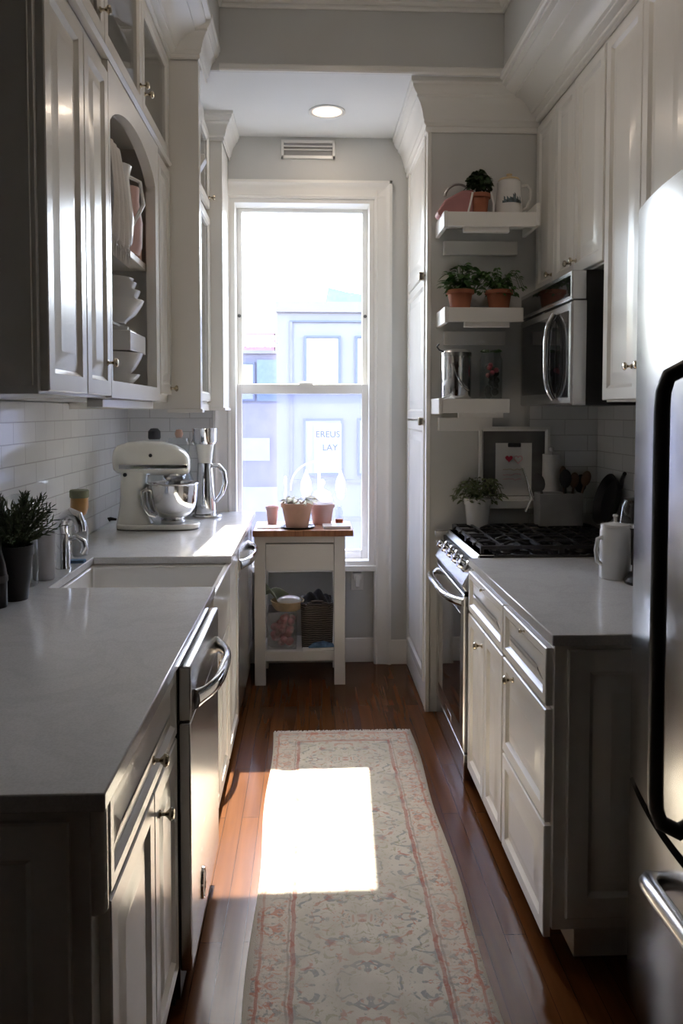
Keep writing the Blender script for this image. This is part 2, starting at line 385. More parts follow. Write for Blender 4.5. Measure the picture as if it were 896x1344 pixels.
def build(mb, name, mat, parent=None, local=False, bevel=0.0, seg=2, smooth=True, ang=40, sub=0, solid=0):
    off = Vector((0,0,0)) if local or parent is None else ROOT[parent.name]
    me = bpy.data.meshes.new(name)
    me.from_pydata([tuple(Vector(v)-off) for v in mb.v], [], mb.f)
    bm = bmesh.new(); bm.from_mesh(me)
    bmesh.ops.recalc_face_normals(bm, faces=bm.faces)
    bm.to_mesh(me); bm.free()
    me.materials.append(M[mat])
    if smooth:
        me.shade_smooth(); me.set_sharp_from_angle(angle=R(ang))
    o = bpy.data.objects.new(name, me); COL.objects.link(o)
    if parent is not None:
        o.parent = parent; ROOT[o.name] = ROOT[parent.name]
    else: ROOT[o.name] = Vector((0,0,0))
    if solid:
        md = o.modifiers.new('thick', 'SOLIDIFY'); md.thickness = solid
    if bevel:
        md = o.modifiers.new('bevel', 'BEVEL'); md.width = bevel; md.segments = seg; md.limit_method = 'ANGLE'; md.angle_limit = R(40)
        md.harden_normals = False
    if sub:
        md = o.modifiers.new('sub', 'SUBSURF'); md.levels = sub; md.render_levels = sub
    return o
def tag(o, label, cat, group=None):
    o['label'] = label; o['category'] = cat
    if group: o['group'] = group
    return o
def thing(name, label, cat, loc=(0,0,0), rz=0.0, group=None):
    o = bpy.data.objects.new(name, None); COL.objects.link(o)
    o.empty_display_size = 0.05
    o.location = loc; o.rotation_euler = (0,0,rz); ROOT[o.name] = Vector(loc)
    return tag(o, label, cat, group)
def solo(mb, name, mat, label, cat, loc=(0,0,0), rz=0.0, group=None, **kw):   # single-mesh thing, verts local to loc
    o = build(mb, name, mat, None, True, **kw)
    o.location = loc; o.rotation_euler = (0,0,rz); ROOT[o.name] = Vector(loc)
    return tag(o, label, cat, group)
def struct(mb, name, mat, parent=None, **kw):
    o = build(mb, name, mat, parent, **kw)
    if parent is None: o['kind'] = 'structure'
    return o
def dup(root, loc, rz, label, group=None):
    r = root.copy(); COL.objects.link(r); r.location = loc; r.rotation_euler = (0,0,rz); r['label'] = label
    if group: r['group'] = group
    for ch in list(root.children):
        c = ch.copy(); COL.objects.link(c); c.parent = r
        for g in list(ch.children):
            d = g.copy(); COL.objects.link(d); d.parent = c
    return r
# surface frames: (u, v, n) -> world
def face_x(X, sgn):   # vertical plane x = X, outward normal sgn*x; u = y, v = z
    return lambda u, v, n: (X + sgn*n, u, v)
def face_y(Y, sgn):
    return lambda u, v, n: (u, Y + sgn*n, v)
def rings(mb, P, u0, u1, v0, v1, prof, back=0.0, centre=True):
    """concentric rectangular loops (inset, height) -> door with moulded panel"""
    loops = [[P(u0,v0,back), P(u1,v0,back), P(u1,v1,back), P(u0,v1,back)]]
    for i, n in prof:
        loops.append([P(u0+i,v0+i,n), P(u1-i,v0+i,n), P(u1-i,v1-i,n), P(u0+i,v1-i,n)])
    vs = [p for l in loops for p in l]; fs = []
    for k in range(len(loops)-1):
        for j in range(4):
            fs.append((k*4+j, k*4+(j+1)%4, (k+1)*4+(j+1)%4, (k+1)*4+j))
    fs.append((3,2,1,0))
    if centre: k = len(loops)-1; fs.append((k*4, k*4+1, k*4+2, k*4+3))
    return mb.add(vs, fs)
def raised(P, u0, u1, v0, v1, t=0.02, fr=0.055):
    fr = min(fr, (u1-u0)*0.24, (v1-v0)*0.24)
    sl = min(0.035, (u1-u0)*0.1)
    return rings(MB(), P, u0, u1, v0, v1, [(0,t-0.003),(0.003,t),(fr-0.012,t),(fr-0.008,t-0.004),(fr,t-0.010),(fr+0.010,t-0.010),(fr+0.010+sl,t-0.001),(fr+0.014+sl,t-0.001)])
def open_frame(P, u0, u1, v0, v1, t=0.02, fr=0.05):
    mb = MB()
    a = [(u0,v0),(u1,v0),(u1,v1),(u0,v1)]; b = [(u0+fr,v0+fr),(u1-fr,v0+fr),(u1-fr,v1-fr),(u0+fr,v1-fr)]
    c = [(u0+fr-0.01,v0+fr-0.01),(u1-fr+0.01,v0+fr-0.01),(u1-fr+0.01,v1-fr+0.01),(u0+fr-0.01,v1-fr+0.01)]
    vs = [P(u,v,0) for u,v in a] + [P(u,v,t) for u,v in a] + [P(u,v,t) for u,v in c] + [P(u,v,t-0.008) for u,v in b] + [P(u,v,0) for u,v in b]
    fs = []
    for k in range(4):
        for j in range(4):
            fs.append((k*4+j, k*4+(j+1)%4, (k+1)*4+(j+1)%4, (k+1)*4+j))
    for j in range(4): fs.append((16+j, 16+(j+1)%4, (j+1)%4, j))
    return mb.add(vs, fs)
def pbox(mb, P, u0,u1,v0,v1,n0,n1):
    c = [P(u,v,n) for n in (n0,n1) for v in (v0,v1) for u in (u0,u1)]
    return mb.add(c, [(0,1,3,2),(4,5,7,6),(0,1,5,4),(2,3,7,6),(0,2,6,4),(1,3,7,5)])
def knob(parent, P, u, v, n=0.02, s=1.0):
    mb = MB(); prof = [(0.0001,0),(0.009,0),(0.009,0.003),(0.0045,0.006),(0.004,0.014),(0.008,0.019),(0.0135,0.024),(0.014,0.028),(0.010,0.033),(0.0001,0.0345)]
    vs = []; fs = []; k = 18; m = len(prof)
    for i in range(k):
        a = 2*PI*i/k
        for r, h in prof: vs.append(P(u + r*s*math.cos(a), v + r*s*math.sin(a), n + h*s))
    for i in range(k):
        for j in range(m-1):
            fs.append((i*m+j, ((i+1)%k)*m+j, ((i+1)%k)*m+j+1, i*m+j+1))
    return build(mb.add(vs, fs), 'knob', 'knob', parent)
def door(parent, P, u0, u1, v0, v1, kn=None, name='door', mat='cab', t=0.02, fr=0.055, ks=1.0):
    g = 0.0025
    d = build(raised(P, u0+g, u1-g, v0+g, v1-g, t, fr), name, mat, parent, ang=20)
    if kn: knob(d, P, kn[0], kn[1], t, ks)
    return d
def glass_door(parent, P, u0, u1, v0, v1, kn=None, fr=0.05, t=0.02):
    g = 0.0025
    d = build(open_frame(P, u0+g, u1-g, v0+g, v1-g, t, fr), 'door', 'cab', parent, ang=20)
    pm = MB(); pbox(pm, P, u0+fr-0.004, u1-fr+0.004, v0+fr-0.004, v1-fr+0.004, 0.004, 0.008)
    build(pm, 'pane', 'pane', d)
    if kn: knob(d, P, kn[0], kn[1], t)
    return d
def text_part(txt, name, mat, parent, P, u, v, size, depth=0.001, align='CENTER', flip=False):
    cu = bpy.data.curves.new(name, 'FONT'); cu.body = txt; cu.size = size; cu.extrude = depth; cu.align_x = align
    to = bpy.data.objects.new(name, cu); COL.objects.link(to)
    dg = bpy.context.evaluated_depsgraph_get(); dg.update()
    me = bpy.data.meshes.new_from_object(to.evaluated_get(dg)); COL.objects.unlink(to); bpy.data.objects.remove(to)
    mb = MB(); mb.add([P(u + p.co.x, v + p.co.y, p.co.z + depth) for p in me.vertices], [tuple(f.vertices) for f in me.polygons])
    return build(mb, name, mat, parent, smooth=False)
def arc(c, r, a0, a1, n, plane='xz', rz=None):
    out = []
    for i in range(n+1):
        a = a0 + (a1-a0)*i/n
        x, z = r*math.cos(a), (rz or r)*math.sin(a)
        out.append((c[0]+x, c[1], c[2]+z) if plane == 'xz' else ((c[0], c[1]+x, c[2]+z) if plane == 'yz' else (c[0]+x, c[1]+z, c[2])))
    return out

# ------------------------------------------------------------------ dimensions
XL, XR, YW = -1.06, 1.44, 4.67
ZC, ZL = 3.52, 3.08
CT, CB = 0.915, 0.885
YB = -2.2
# ------------------------------------------------------------------ shell
struct(MB().box(XL-0.1, XR+0.1, YB-0.1, YW+0.2, -0.08, 0), 'floor', 'floor')
struct(MB().box(XL-0.12, XL, 0.1, YW+0.2, 0, ZC+0.1), 'wall_left', 'wall')
struct(MB().box(XL-0.12, XL, YB, 0.1, 0, ZC+0.1), 'wall_dark_left', 'dark_unseen')  # unseen side walls darkened behind the camera to hold back bounce light
struct(MB().box(XR, XR+0.12, YB, 0.1, 0, ZC+0.1), 'wall_dark_right', 'dark_unseen')
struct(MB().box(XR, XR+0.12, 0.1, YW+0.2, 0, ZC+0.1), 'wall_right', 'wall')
struct(MB().box(XL, XR, YB-0.1, YB, 0, ZC+0.1), 'wall_front', 'dark_unseen')
wx0, wx1, wz0, wz1 = -0.455, 0.385, 0.585, 2.73
struct(MB().box(XL, wx0, YW, YW+0.2, 0, ZC).box(wx1, XR, YW, YW+0.2, 0, ZC).box(wx0, wx1, YW, YW+0.2, wz1, ZC).box(wx0, wx1, YW+0.05, YW+0.2, 0, wz0), 'wall_back', 'wall')
struct(MB().box(XL, XR, YB, 3.80, ZC, ZC+0.1), 'ceiling', 'ceil')
struct(MB().box(XL, XR, 3.80, YW, ZL, ZC+0.1), 'ceiling_soffit', 'ceil')
struct(MB().box(XL, XR, 3.785, 3.80, ZL, ZC), 'wall_beam', 'wall')
struct(MB().box(XL, -0.41, YB, 3.79, 3.18, ZC), 'wall_bulkhead_left', 'wall')
struct(MB().box(0.92, XR, YB, 3.79, 3.065, ZC), 'wall_bulkhead_right', 'wall')
# crown at main ceiling (profile h below ceiling, p projection)
def crown(z0, z1, p):
    h = z1-z0
    return [(0,0),(0.08*p,0),(0.12*p,0.03*h),(0.12*p,0.10*h),(0.08*p,0.12*h),(0.17*p,0.15*h),(0.22*p,0.19*h),(0.22*p,0.24*h),(0.27*p,0.27*h),(0.33*p,0.40*h),(0.46*p,0.54*h),(0.62*p,0.63*h),(0.66*p,0.64*h),(0.66*p,0.70*h),(0.76*p,0.73*h),(0.86*p,0.79*h),(0.90*p,0.83*h),(0.90*p,0.87*h),(p,0.90*h),(p,h),(0,h)]
cz0, cz1, cp = 3.365, ZC, 0.13
struct(MB().prism([(3.785-a, cz0+b) for a,b in crown(cz0,cz1,cp)], 'x', -0.41, 0.92), 'trim_1', 'trim', ang=25)
struct(MB().prism([(-0.41+a, cz0+b) for a,b in crown(cz0,cz1,cp)], 'y', YB, 3.785), 'trim_2', 'trim', ang=25)
struct(MB().prism([(0.92-a, cz0+b) for a,b in crown(cz0,cz1,cp)], 'y', YB, 3.785), 'trim_3', 'trim', ang=25)
# bead along the lower edges of the tray
bead = [(0,0),(0.012,0),(0.018,0.006),(0.018,0.026),(0.010,0.034),(0,0.036)]
struct(MB().prism([(3.785-a, ZL-0.004+b) for a,b in bead], 'x', -0.41, 0.92), 'trim_4', 'trim', ang=25)
struct(MB().prism([(0.92-a, 3.06+b) for a,b in bead], 'y', YB, 3.785), 'trim_5', 'trim', ang=25)
# cabinet crown, left run and right run
lz0, lz1 = 3.02, 3.18
struct(MB().prism([(-0.615+a*1.0, lz0+b) for a,b in crown(lz0,lz1,0.205)], 'y', 1.84, 3.54), 'trim_6', 'trim', ang=25)
rz0, rz1 = 2.90, 3.065
struct(MB().prism([(1.125-a, rz0+b) for a,b in crown(rz0,rz1,0.205)], 'y', 1.1, 3.91), 'trim_7', 'trim', ang=25)
def mitre(prof, zb, x_in, xc, yc, y_end, sgn):
    """crown round an outside corner: along y = yc from x_in to xc, then along x = xc to y_end (sgn: side the x face looks to)"""
    n = len(prof); vs = []
    for a, b in prof: vs.append((x_in, yc-a, zb+b))
    for a, b in prof: vs.append((xc+sgn*a, yc-a, zb+b))
    for a, b in prof: vs.append((xc+sgn*a, y_end, zb+b))
    fs = [tuple(range(n)), tuple(range(3*n-1, 2*n-1, -1))]
    for q in range(2):
        for i in range(n): fs.append((q*n+i, q*n+(i+1)%n, (q+1)*n+(i+1)%n, (q+1)*n+i))
    return MB().add(vs, fs)
# crown capping pilaster block (front + side) left
struct(mitre(crown(lz0,lz1,0.07), lz0, -0.62, -0.475, 3.535, 3.785, 1), 'trim_8', 'trim', ang=25)
struct(mitre(crown(2.94,ZL,0.06), 2.94, -0.60, -0.455, 4.335, YW, 1), 'trim_9', 'trim', ang=25)
# baseboards
bb = [(0,0),(0.016,0),(0.016,0.10),(0.012,0.112),(0.012,0.125),(0.006,0.14),(0,0.142)]
struct(MB().prism([(YW-a, b) for a,b in bb], 'x', 0.485, 0.60), 'baseboard_back', 'trim', ang=25)
struct(MB().prism([(YW+0.05-a, b) for a,b in bb], 'x', wx0, wx1), 'baseboard_window', 'trim', ang=25)
# backsplash tiles
struct(MB().box(XL, XL+0.012, 0.2, YW, CT, 1.535), 'trim_10', 'tile_y')
struct(MB().box(XL, -0.56, YW-0.012, YW, CT, 1.535), 'trim_11', 'tile_x')
struct(MB().box(XR-0.012, XR, 2.0, 3.90, CT, 1.60), 'trim_12', 'tile_y')
struct(MB().box(1.09, XR, 3.888, 3.90, CT-0.03, 1.56), 'trim_13', 'tile_x')

# ------------------------------------------------------------------ window
w = bpy.data.objects.new('window_1', None); COL.objects.link(w); w['kind'] = 'structure'; ROOT['window_1'] = Vector((0,0,0))
cw = 0.10
cas = [(0,0),(0,0.010),(0.012,0.014),(0.02,0.010),(0.045,0.012),(0.06,0.014),(0.075,0.020),(0.085,0.028),(cw,0.028),(cw,0)]
mb = MB().prism([(wx1+a, YW-b) for a,b in cas], 'z', 0, wz1+cw)
build(mb, 'casing', 'trim', w, ang=20)
mb = MB().prism([(wx0-a, YW-b) for a,b in cas], 'z', 0, wz1+cw)
build(mb, 'casing', 'trim', w, ang=20)
mb = MB().prism([(YW-b, wz1+a) for a,b in cas], 'x', wx0-cw, wx1+cw)
build(mb, 'casing', 'trim', w, ang=20)
# jamb liner
j = 0.03
mb = MB().box(wx0, wx0+j, YW, YW+0.19, wz0, wz1).box(wx1-j, wx1, YW, YW+0.19, wz0, wz1).box(wx0+j, wx1-j, YW+0.001, YW+0.189, wz1-0.025, wz1).box(wx0+j, wx1-j, YW+0.001, YW+0.189, wz0, wz0+0.03)
build(mb, 'jamb', 'trim', w)
mb = MB().box(wx0-0.02, wx1+0.015, YW-0.02, YW+0.10, wz0-0.03, wz0+0.005)
build(mb, 'sill', 'trim', w, bevel=0.004)
def sash(x0, x1, z0, z1, y, gx0, gx1, gz0, gz1, glass):
    mb = MB().box(x0, gx0, y, y+0.035, z0, z1).box(gx1, x1, y, y+0.035, z0, z1).box(gx0, gx1, y, y+0.035, z0, gz0).box(gx0, gx1, y, y+0.035, gz1, z1)
    s = build(mb, 'sash', 'trim', w, bevel=0.003)
    build(MB().box(gx0-0.004, gx1+0.004, y+0.015, y+0.020, gz0-0.004, gz1+0.004), 'pane', glass, s)
    return s
s1 = sash(wx0+j-0.002, wx1-j+0.002, 1.605, wz1-0.02, 4.805, -0.395, 0.322, 1.665, 2.685, 'pane')
s2 = sash(wx0+j-0.002, wx1-j+0.002, wz0+0.025, 1.662, 4.765, -0.397, 0.318, 0.665, 1.605, 'screen')
build(MB().lathe([(0.0001,0),(0.045,0),(0.042,0.010),(0.025,0.016),(0.0001,0.017)], (-0.015,4.775,1.661), 20, sy=0.4), 'sash_lock', 'trim', s2)
for sx in (-0.412, 0.340):
    build(MB().lathe([(0.0001,0),(0.010,0),(0.010,0.008),(0.0001,0.010)], (sx,4.806,2.07), 12, '-y'), 'stop_peg', 'rubber', s1)

# ------------------------------------------------------------------ vent, downlight, socket
t = thing('air_vent', 'white slotted air vent high on the wall above the window', 'vent', (-0.005, YW, 2.96))
mb = MB().box(-0.155,0.155,YW-0.016,YW,2.955,2.972).box(-0.155,0.155,YW-0.016,YW,3.045,3.06).box(-0.155,-0.14,YW-0.016,YW,2.955,3.06).box(0.14,0.155,YW-0.016,YW,2.955,3.06)
build(mb, 'frame', 'trim', t, bevel=0.002)
build(MB().box(-0.141,0.141,YW-0.004,YW,2.97,3.046), 'backing', 'heather', t)
for z in (3.002, 3.01+0.012):
    build(MB().prism([(YW-0.018,z),(YW-0.014,z-0.002),(YW-0.003,z+0.008),(YW-0.003,z+0.011)], 'x', -0.141, 0.141), 'slat', 'trim', t)
def downlight(x, y, z, label):
    t = thing('recessed_light', label, 'ceiling light', (x,y,z))
    build(MB().lathe([(0.078,0.0),(0.096,-0.001),(0.098,-0.006),(0.090,-0.009),(0.078,-0.004)], (x,y,z), 40), 'trim_ring', 'trim', t)
    build(MB().lathe([(0.0001,-0.003),(0.05,-0.0035),(0.079,-0.002)], (x,y,z), 40), 'diffuser', 'lamp', t)
downlight(0.10, 4.27, ZL, 'round recessed ceiling light glowing warm in front of the window')
downlight(0.2, 2.45, ZC, 'added round recessed fill light, unseen in the high ceiling above the counters, nearer the camera')  # unseen light added to brighten the beam and upper cabinets
t = thing('wall_socket', 'small white wall socket under the window right of the wood-topped table', 'socket', (0.285, YW+0.05, 0.48))
P = face_y(YW+0.05, -1)
build(rings(MB(), P, 0.25, 0.325, 0.43, 0.55, [(0,0.004),(0.003,0.007),(0.02,0.007)]), 'cover_plate', 'ceramic', t)
build(MB().box(0.262,0.312,YW-0.005,YW+0.044,0.50,0.545).box(0.272,0.302,YW-0.012,YW+0.0,0.46,0.53), 'plug', 'ceramic', t, bevel=0.006)
t = thing('light_switch', 'white switch plate on the tiles at the far left edge', 'switch', (XL+0.012, 2.42, 1.3))
P = face_x(XL+0.012, 1)
build(rings(MB(), P, 2.50, 2.585, 1.27, 1.40, [(0,0.004),(0.003,0.007),(0.02,0.007)]), 'cover_plate', 'ceramic', t)
build(MB().box(XL+0.018,XL+0.026,2.53,2.555,1.31,1.36), 'rocker', 'ceramic', t, bevel=0.002)

# ------------------------------------------------------------------ left base run
FL = -0.345          # carcass face
PL = face_x(FL, 1)
EDGE = -0.313
# countertop with notch
outl = [(XL+0.012,1.21),(EDGE,1.21),(EDGE,2.655),(-0.865,2.655),(-0.865,3.215),(EDGE,3.215),(EDGE,YW-0.005),(XL+0.012,YW-0.005)]
tag(build(MB().prism(outl, 'z', CB, CT), 'countertop', 'quartz', None, bevel=0.003), 'long grey quartz countertop along the left wall with a sink cut-out', 'countertop')
# near cabinet
t = thing('base_cabinet', 'white base cabinet nearest the camera on the left, one drawer over two doors', 'cabinet', (-0.7,1.58,0))
mb = MB().box(XL+0.01, FL, 1.24, 1.95, 0.10, CB).box(XL+0.01, FL-0.06, 1.26, 1.95, 0, 0.10)
build(mb, 'body', 'cab', t, bevel=0.002)
PE = face_y(1.24, -1)
build(raised(PE, XL+0.05, FL-0.03, 0.14, 0.86, 0.012, 0.07), 'end_panel', 'cab', t, ang=20)
build(MB().tube([(FL+0.004,1.262,0.70),(FL+0.004,1.262,0.872)], 0.018, 14), 'corner_bead', 'cab', t)
d = door(t, PL, 1.285, 1.945, 0.705, 0.872, (1.64,0.775), 'drawer', fr=0.035)
door(t, PL, 1.285, 1.655, 0.11, 0.70)
door(t, PL, 1.655, 1.945, 0.11, 0.70, (1.70,0.63))
# appliances with curved bar handles
def appliance(name, label, cat, y0, y1, face, hz, hy0, hy1, out):
    t = thing(name, label, cat, ((XL+face)/2, (y0+y1)/2, 0))
    build(MB().box(XL+0.05, face-0.03, y0+0.004, y1-0.004, 0.02, CB-0.003), 'body', 'black', t)
    d = build(MB().box(face-0.03, face, y0+0.006, y1-0.006, 0.09, 0.725), 'door', 'steel', t, bevel=0.004)
    build(MB().box(face-0.03, face+0.002, y0+0.006, y1-0.006, 0.73, 0.868), 'control_panel', 'steel', t, bevel=0.004)
    ym = (hy0+hy1)/2; hl = (hy1-hy0)/2
    pts = []
    for i in range(17):
        s = -1+2*i/16
        o = out*(1-abs(s)**3.0)
        pts.append((face+0.004+o, ym+hl*s, hz-0.01*abs(s)))
    build(MB().tube(pts, [0.017 if 0<i<16 else 0.021 for i in range(17)], 12, flat=(0.75,1.25)), 'handle', 'chrome', t)
    build(MB().box(face-0.06, face-0.045, y0+0.01, y1-0.01, 0.0, 0.085), 'kick_plate', 'black', t)
    return t, d
t, d = appliance('dishwasher', 'stainless dishwasher with curved bar handle between the left cabinets, near the sink', 'dishwasher', 1.955, 2.565, -0.295, 0.775, 2.02, 2.50, 0.05)
P = face_x(-0.295, 1)
build(MB().lathe([(0.0001,0.004),(0.045,0.004),(0.05,0.002),(0.052,0)], (-0.295,2.16,0.20), 24, 'x', sx=0.55, sy=0.8), 'dark_oval', 'black', d)  # dark oval with a bright ring low on the door
build(MB().lathe([(0.046,0.003),(0.05,0.006),(0.054,0.006),(0.056,0.0)], (-0.295,2.16,0.20), 24, 'x', sx=0.55, sy=0.8), 'oval_ring', 'chrome', d)
appliance('undercounter_fridge', 'stainless undercounter appliance with bowed handle beside the wood-topped table', 'appliance', 3.655, 4.28, -0.325, 0.80, 3.67, 4.22, 0.055)
# sink cabinet
t = thing('sink_cabinet', 'white cabinet with three panelled doors under the farmhouse sink', 'cabinet', (-0.7,3.1,0))
build(MB().box(XL+0.01, FL, 2.57, 2.652, 0.10, CB).box(XL+0.01, FL, 3.218, 3.645, 0.10, CB).box(XL+0.01, FL, 2.57, 3.645, 0.10, 0.645).box(XL+0.01, FL-0.06, 2.57, 3.645, 0, 0.10), 'body', 'cab', t)
door(t, PL, 2.59, 2.895, 0.07, 0.64, (2.86,0.595))
door(t, PL, 2.895, 3.205, 0.07, 0.64, (2.935,0.595))
door(t, PL, 3.225, 3.64, 0.07, 0.868)
t = thing('base_cabinet', 'narrow white end panel cabinet beyond the far appliance at the window', 'cabinet', (-0.7,4.47,0))
build(MB().box(XL+0.01, FL, 4.285, YW-0.03, 0.0, CB), 'body', 'cab', t, bevel=0.002)
build(raised(PL, 4.30, 4.63, 0.12, 0.87, 0.015), 'door', 'cab', t, ang=20)
# sink
t = thing('farmhouse_sink', 'white ceramic farmhouse sink let into the left countertop', 'sink', (-0.6,2.93,0.66))
x0,x1,y0,y1,zb,zt = -0.885,-0.318,2.656,3.214,0.655,0.882
def shell(mb, x0,x1,y0,y1,z0,z1,w,fl):
    o = [(x0,y0),(x1,y0),(x1,y1),(x0,y1)]; i = [(x0+w,y0+w),(x1-w,y0+w),(x1-w,y1-w),(x0+w,y1-w)]
    k = [(x0+w+.02,y0+w+.02),(x1-w-.02,y0+w+.02),(x1-w-.02,y1-w-.02),(x0+w+.02,y1-w-.02)]
    vs = [(a,b,z0) for a,b in o]+[(a,b,z1) for a,b in o]+[(a,b,z1) for a,b in i]+[(a,b,z0+fl+.02) for a,b in i]+[(a,b,z0+fl) for a,b in k]
    fs = [(3,2,1,0),(16,17,18,19)]
    for q in range(4):
        for jj in range(4): fs.append((q*4+jj,q*4+(jj+1)%4,(q+1)*4+(jj+1)%4,(q+1)*4+jj))
    return mb.add(vs, fs)
build(shell(MB(), x0,x1,y0,y1,zb,zt,0.025,0.02), 'basin', 'ceramic', t, bevel=0.006, seg=3)
build(MB().lathe([(0.0001,0.003),(0.03,0.003),(0.042,0.006),(0.045,0)], (-0.6,2.93,zb+0.02), 24), 'drain', 'chrome', t)

# ------------------------------------------------------------------ left upper run
FU = -0.62
PU = face_x(FU, 1)
UB, UM, UT = 1.54, 2.56, 3.02
XB = XL+0.006
# solid two-door cabinet
t = thing('upper_cabinet', 'white wall cabinet with two raised-panel doors, nearest on the left', 'cabinet', (-0.84,2.15,UB))
build(MB().box(XB, FU, 1.86, 2.47, UB, UM), 'body', 'cab', t, bevel=0.002)
build(MB().box(XB, FU-0.01, 1.85, 1.861, UB+0.02, UM-0.03), 'side_panel', 'cab', t)
door(t, PU, 1.875, 2.20, UB+0.005, UM-0.04)
door(t, PU, 2.20, 2.465, UB+0.005, UM-0.04, (2.41,1.645))

# open arched niche cabinet
t = thing('upper_cabinet', 'white wall cabinet with an open arched niche holding dishes', 'cabinet', (-0.84,2.87,UB))
na, nb, nz0, nz1 = 2.49, 3.205, 1.595, 2.385
mb = MB().box(XB, XB+0.012, 2.47, 3.27, UB, UM).box(XB, FU-0.02, 2.47, 2.485, UB, UM).box(XB, FU-0.02, 3.245, 3.27, UB, UM).box(XB, FU-0.02, 2.47, 3.27, UB, UB+0.045).box(XB, FU-0.02, 2.47, 3.27, UM-0.02, UM)
build(mb, 'body', 'inside', t)
# arched face frame (u,v outline with hole) as quads between outer rim and arch
mb = MB(); n = 24
inner = [(na, nz0)] + [(nb, nz0)]
arch = []
for i in range(n+1):
    s = i/n; u = nb + (na-nb)*s
    arch.append((u, nz1 + 0.095*(1-(2*s-1)**2)**0.75))
hole = [(na,nz0),(nb,nz0)] + arch      # closed loop
ou = [(2.472,UB+0.002),(3.268,UB+0.002)] + [(3.268+(2.472-3.268)*i/n, UM-0.002) for i in range(n+1)]
m = len(hole)
vs = [PU(u,v,0.018) for u,v in ou]+[PU(u,v,0.018) for u,v in hole]+[PU(u,v,-0.02) for u,v in hole]+[PU(u,v,-0.02) for u,v in ou]
fs = []
for q in range(3):
    for i in range(m): fs.append((q*m+i, q*m+(i+1)%m, (q+1)*m+(i+1)%m, (q+1)*m+i))
for i in range(m): fs.append((3*m+i, 3*m+(i+1)%m, (i+1)%m, i))
build(mb.add(vs,fs), 'face_frame', 'cab', t, ang=25)
build(MB().box(XB+0.012, FU-0.025, 2.487, 3.243, 2.06, 2.085), 'shelf', 'cab', t, bevel=0.002)
build(MB().box(XB+0.012, FU-0.07, 2.487, 3.243, 1.81, 1.82), 'shelf', 'cab', t, bevel=0.001)
build(MB().box(FU-0.06, FU-0.01, 2.474, 3.266, UB-0.028, UB), 'light_rail', 'cab', t, bevel=0.003)
# filler door
t = thing('upper_cabinet', 'slim white wall cabinet between the arched niche and the pilaster', 'cabinet', (-0.84,3.4,UB))
build(MB().box(XB, FU, 3.272, 3.535, UB, UM), 'body', 'cab', t)
door(t, PU, 3.275, 3.53, UB+0.03, UM-0.02, (3.50,1.60))
# upper row with glass doors
PG = PU
t = thing('transom_cabinet', 'row of small glass-doored cabinets under the crown, above the left dish cabinets', 'cabinet', (-0.84,2.7,UM))
mb = MB().box(XB, XB+0.012, 1.862, 3.535, UM+0.001, UT).box(XB, FU, 1.862, 3.535, UT-0.03, UT+0.06).box(XB, FU, 1.862, 3.535, UM+0.001, UM+0.02)
for y in (1.862, 2.43, 2.96, 3.515): mb.box(XB, FU, y, y+0.02, UM+0.001, UT)
build(mb, 'body', 'inside', t)
build(MB().prism([(FU-0.01,UM+0.001),(FU+0.02,UM+0.001),(FU+0.03,UM+0.010),(FU+0.022,UM+0.022),(FU-0.01,UM+0.026)], 'y', 1.86, 3.535), 'divider_moulding', 'cab', t)
glass_door(t, PG, 1.87, 2.43, UM+0.028, UT-0.005, (2.38,2.66))
glass_door(t, PG, 2.43, 2.97, UM+0.028, UT-0.005, (2.93,2.665))
glass_door(t, PG, 2.97, 3.53, UM+0.028, UT-0.005, (3.01,2.665))
# pilaster and deeper glass-fronted cabinet next to the window
PX = -0.475
t = thing('display_cabinet', 'tall white glass-fronted wall cabinet next to the window on the left', 'cabinet', (-0.76,4.1,UB))
build(MB().box(XB, PX, 3.54, 3.60, UB-0.03, lz0+0.03), 'pilaster', 'cab', t, bevel=0.002)
build(MB().box(XB, -0.46, 4.34, YW-0.014, UB-0.02, 2.96), 'pilaster', 'cab', t, bevel=0.002)
build(MB().box(XB, XB+0.012, 3.60, 4.34, UB, ZL-0.02).box(XB, -0.545, 3.60, 4.34, UB, UB+0.02).box(XB, -0.545, 3.60, 4.34, 2.54, 2.57).box(XB, -0.545, 3.60, 4.34, ZL-0.09, ZL-0.004), 'body', 'cab', t)
PD = face_x(-0.545, 1)
glass_door(t, PD, 3.605, 4.335, UB+0.01, 2.53)
glass_door(t, PD, 3.605, 4.335, 2.575, 2.98, (4.29,2.63))
build(MB().prism([(-0.53,2.50),(-0.525,2.50),(-0.455,2.62),(-0.46,2.64),(-0.53,2.64)], 'y', 3.60, 3.66), 'corbel', 'cab', t, bevel=0.004)
build(MB().box(-0.62, PX+0.008, 3.532, 3.605, UB-0.045, UB-0.03).box(-0.62,-0.45,4.33,YW-0.014,UB-0.035,UB-0.02).box(-0.62,-0.535,3.6,4.335,UB-0.035,UB-0.0), 'light_rail', 'cab', t, bevel=0.002)

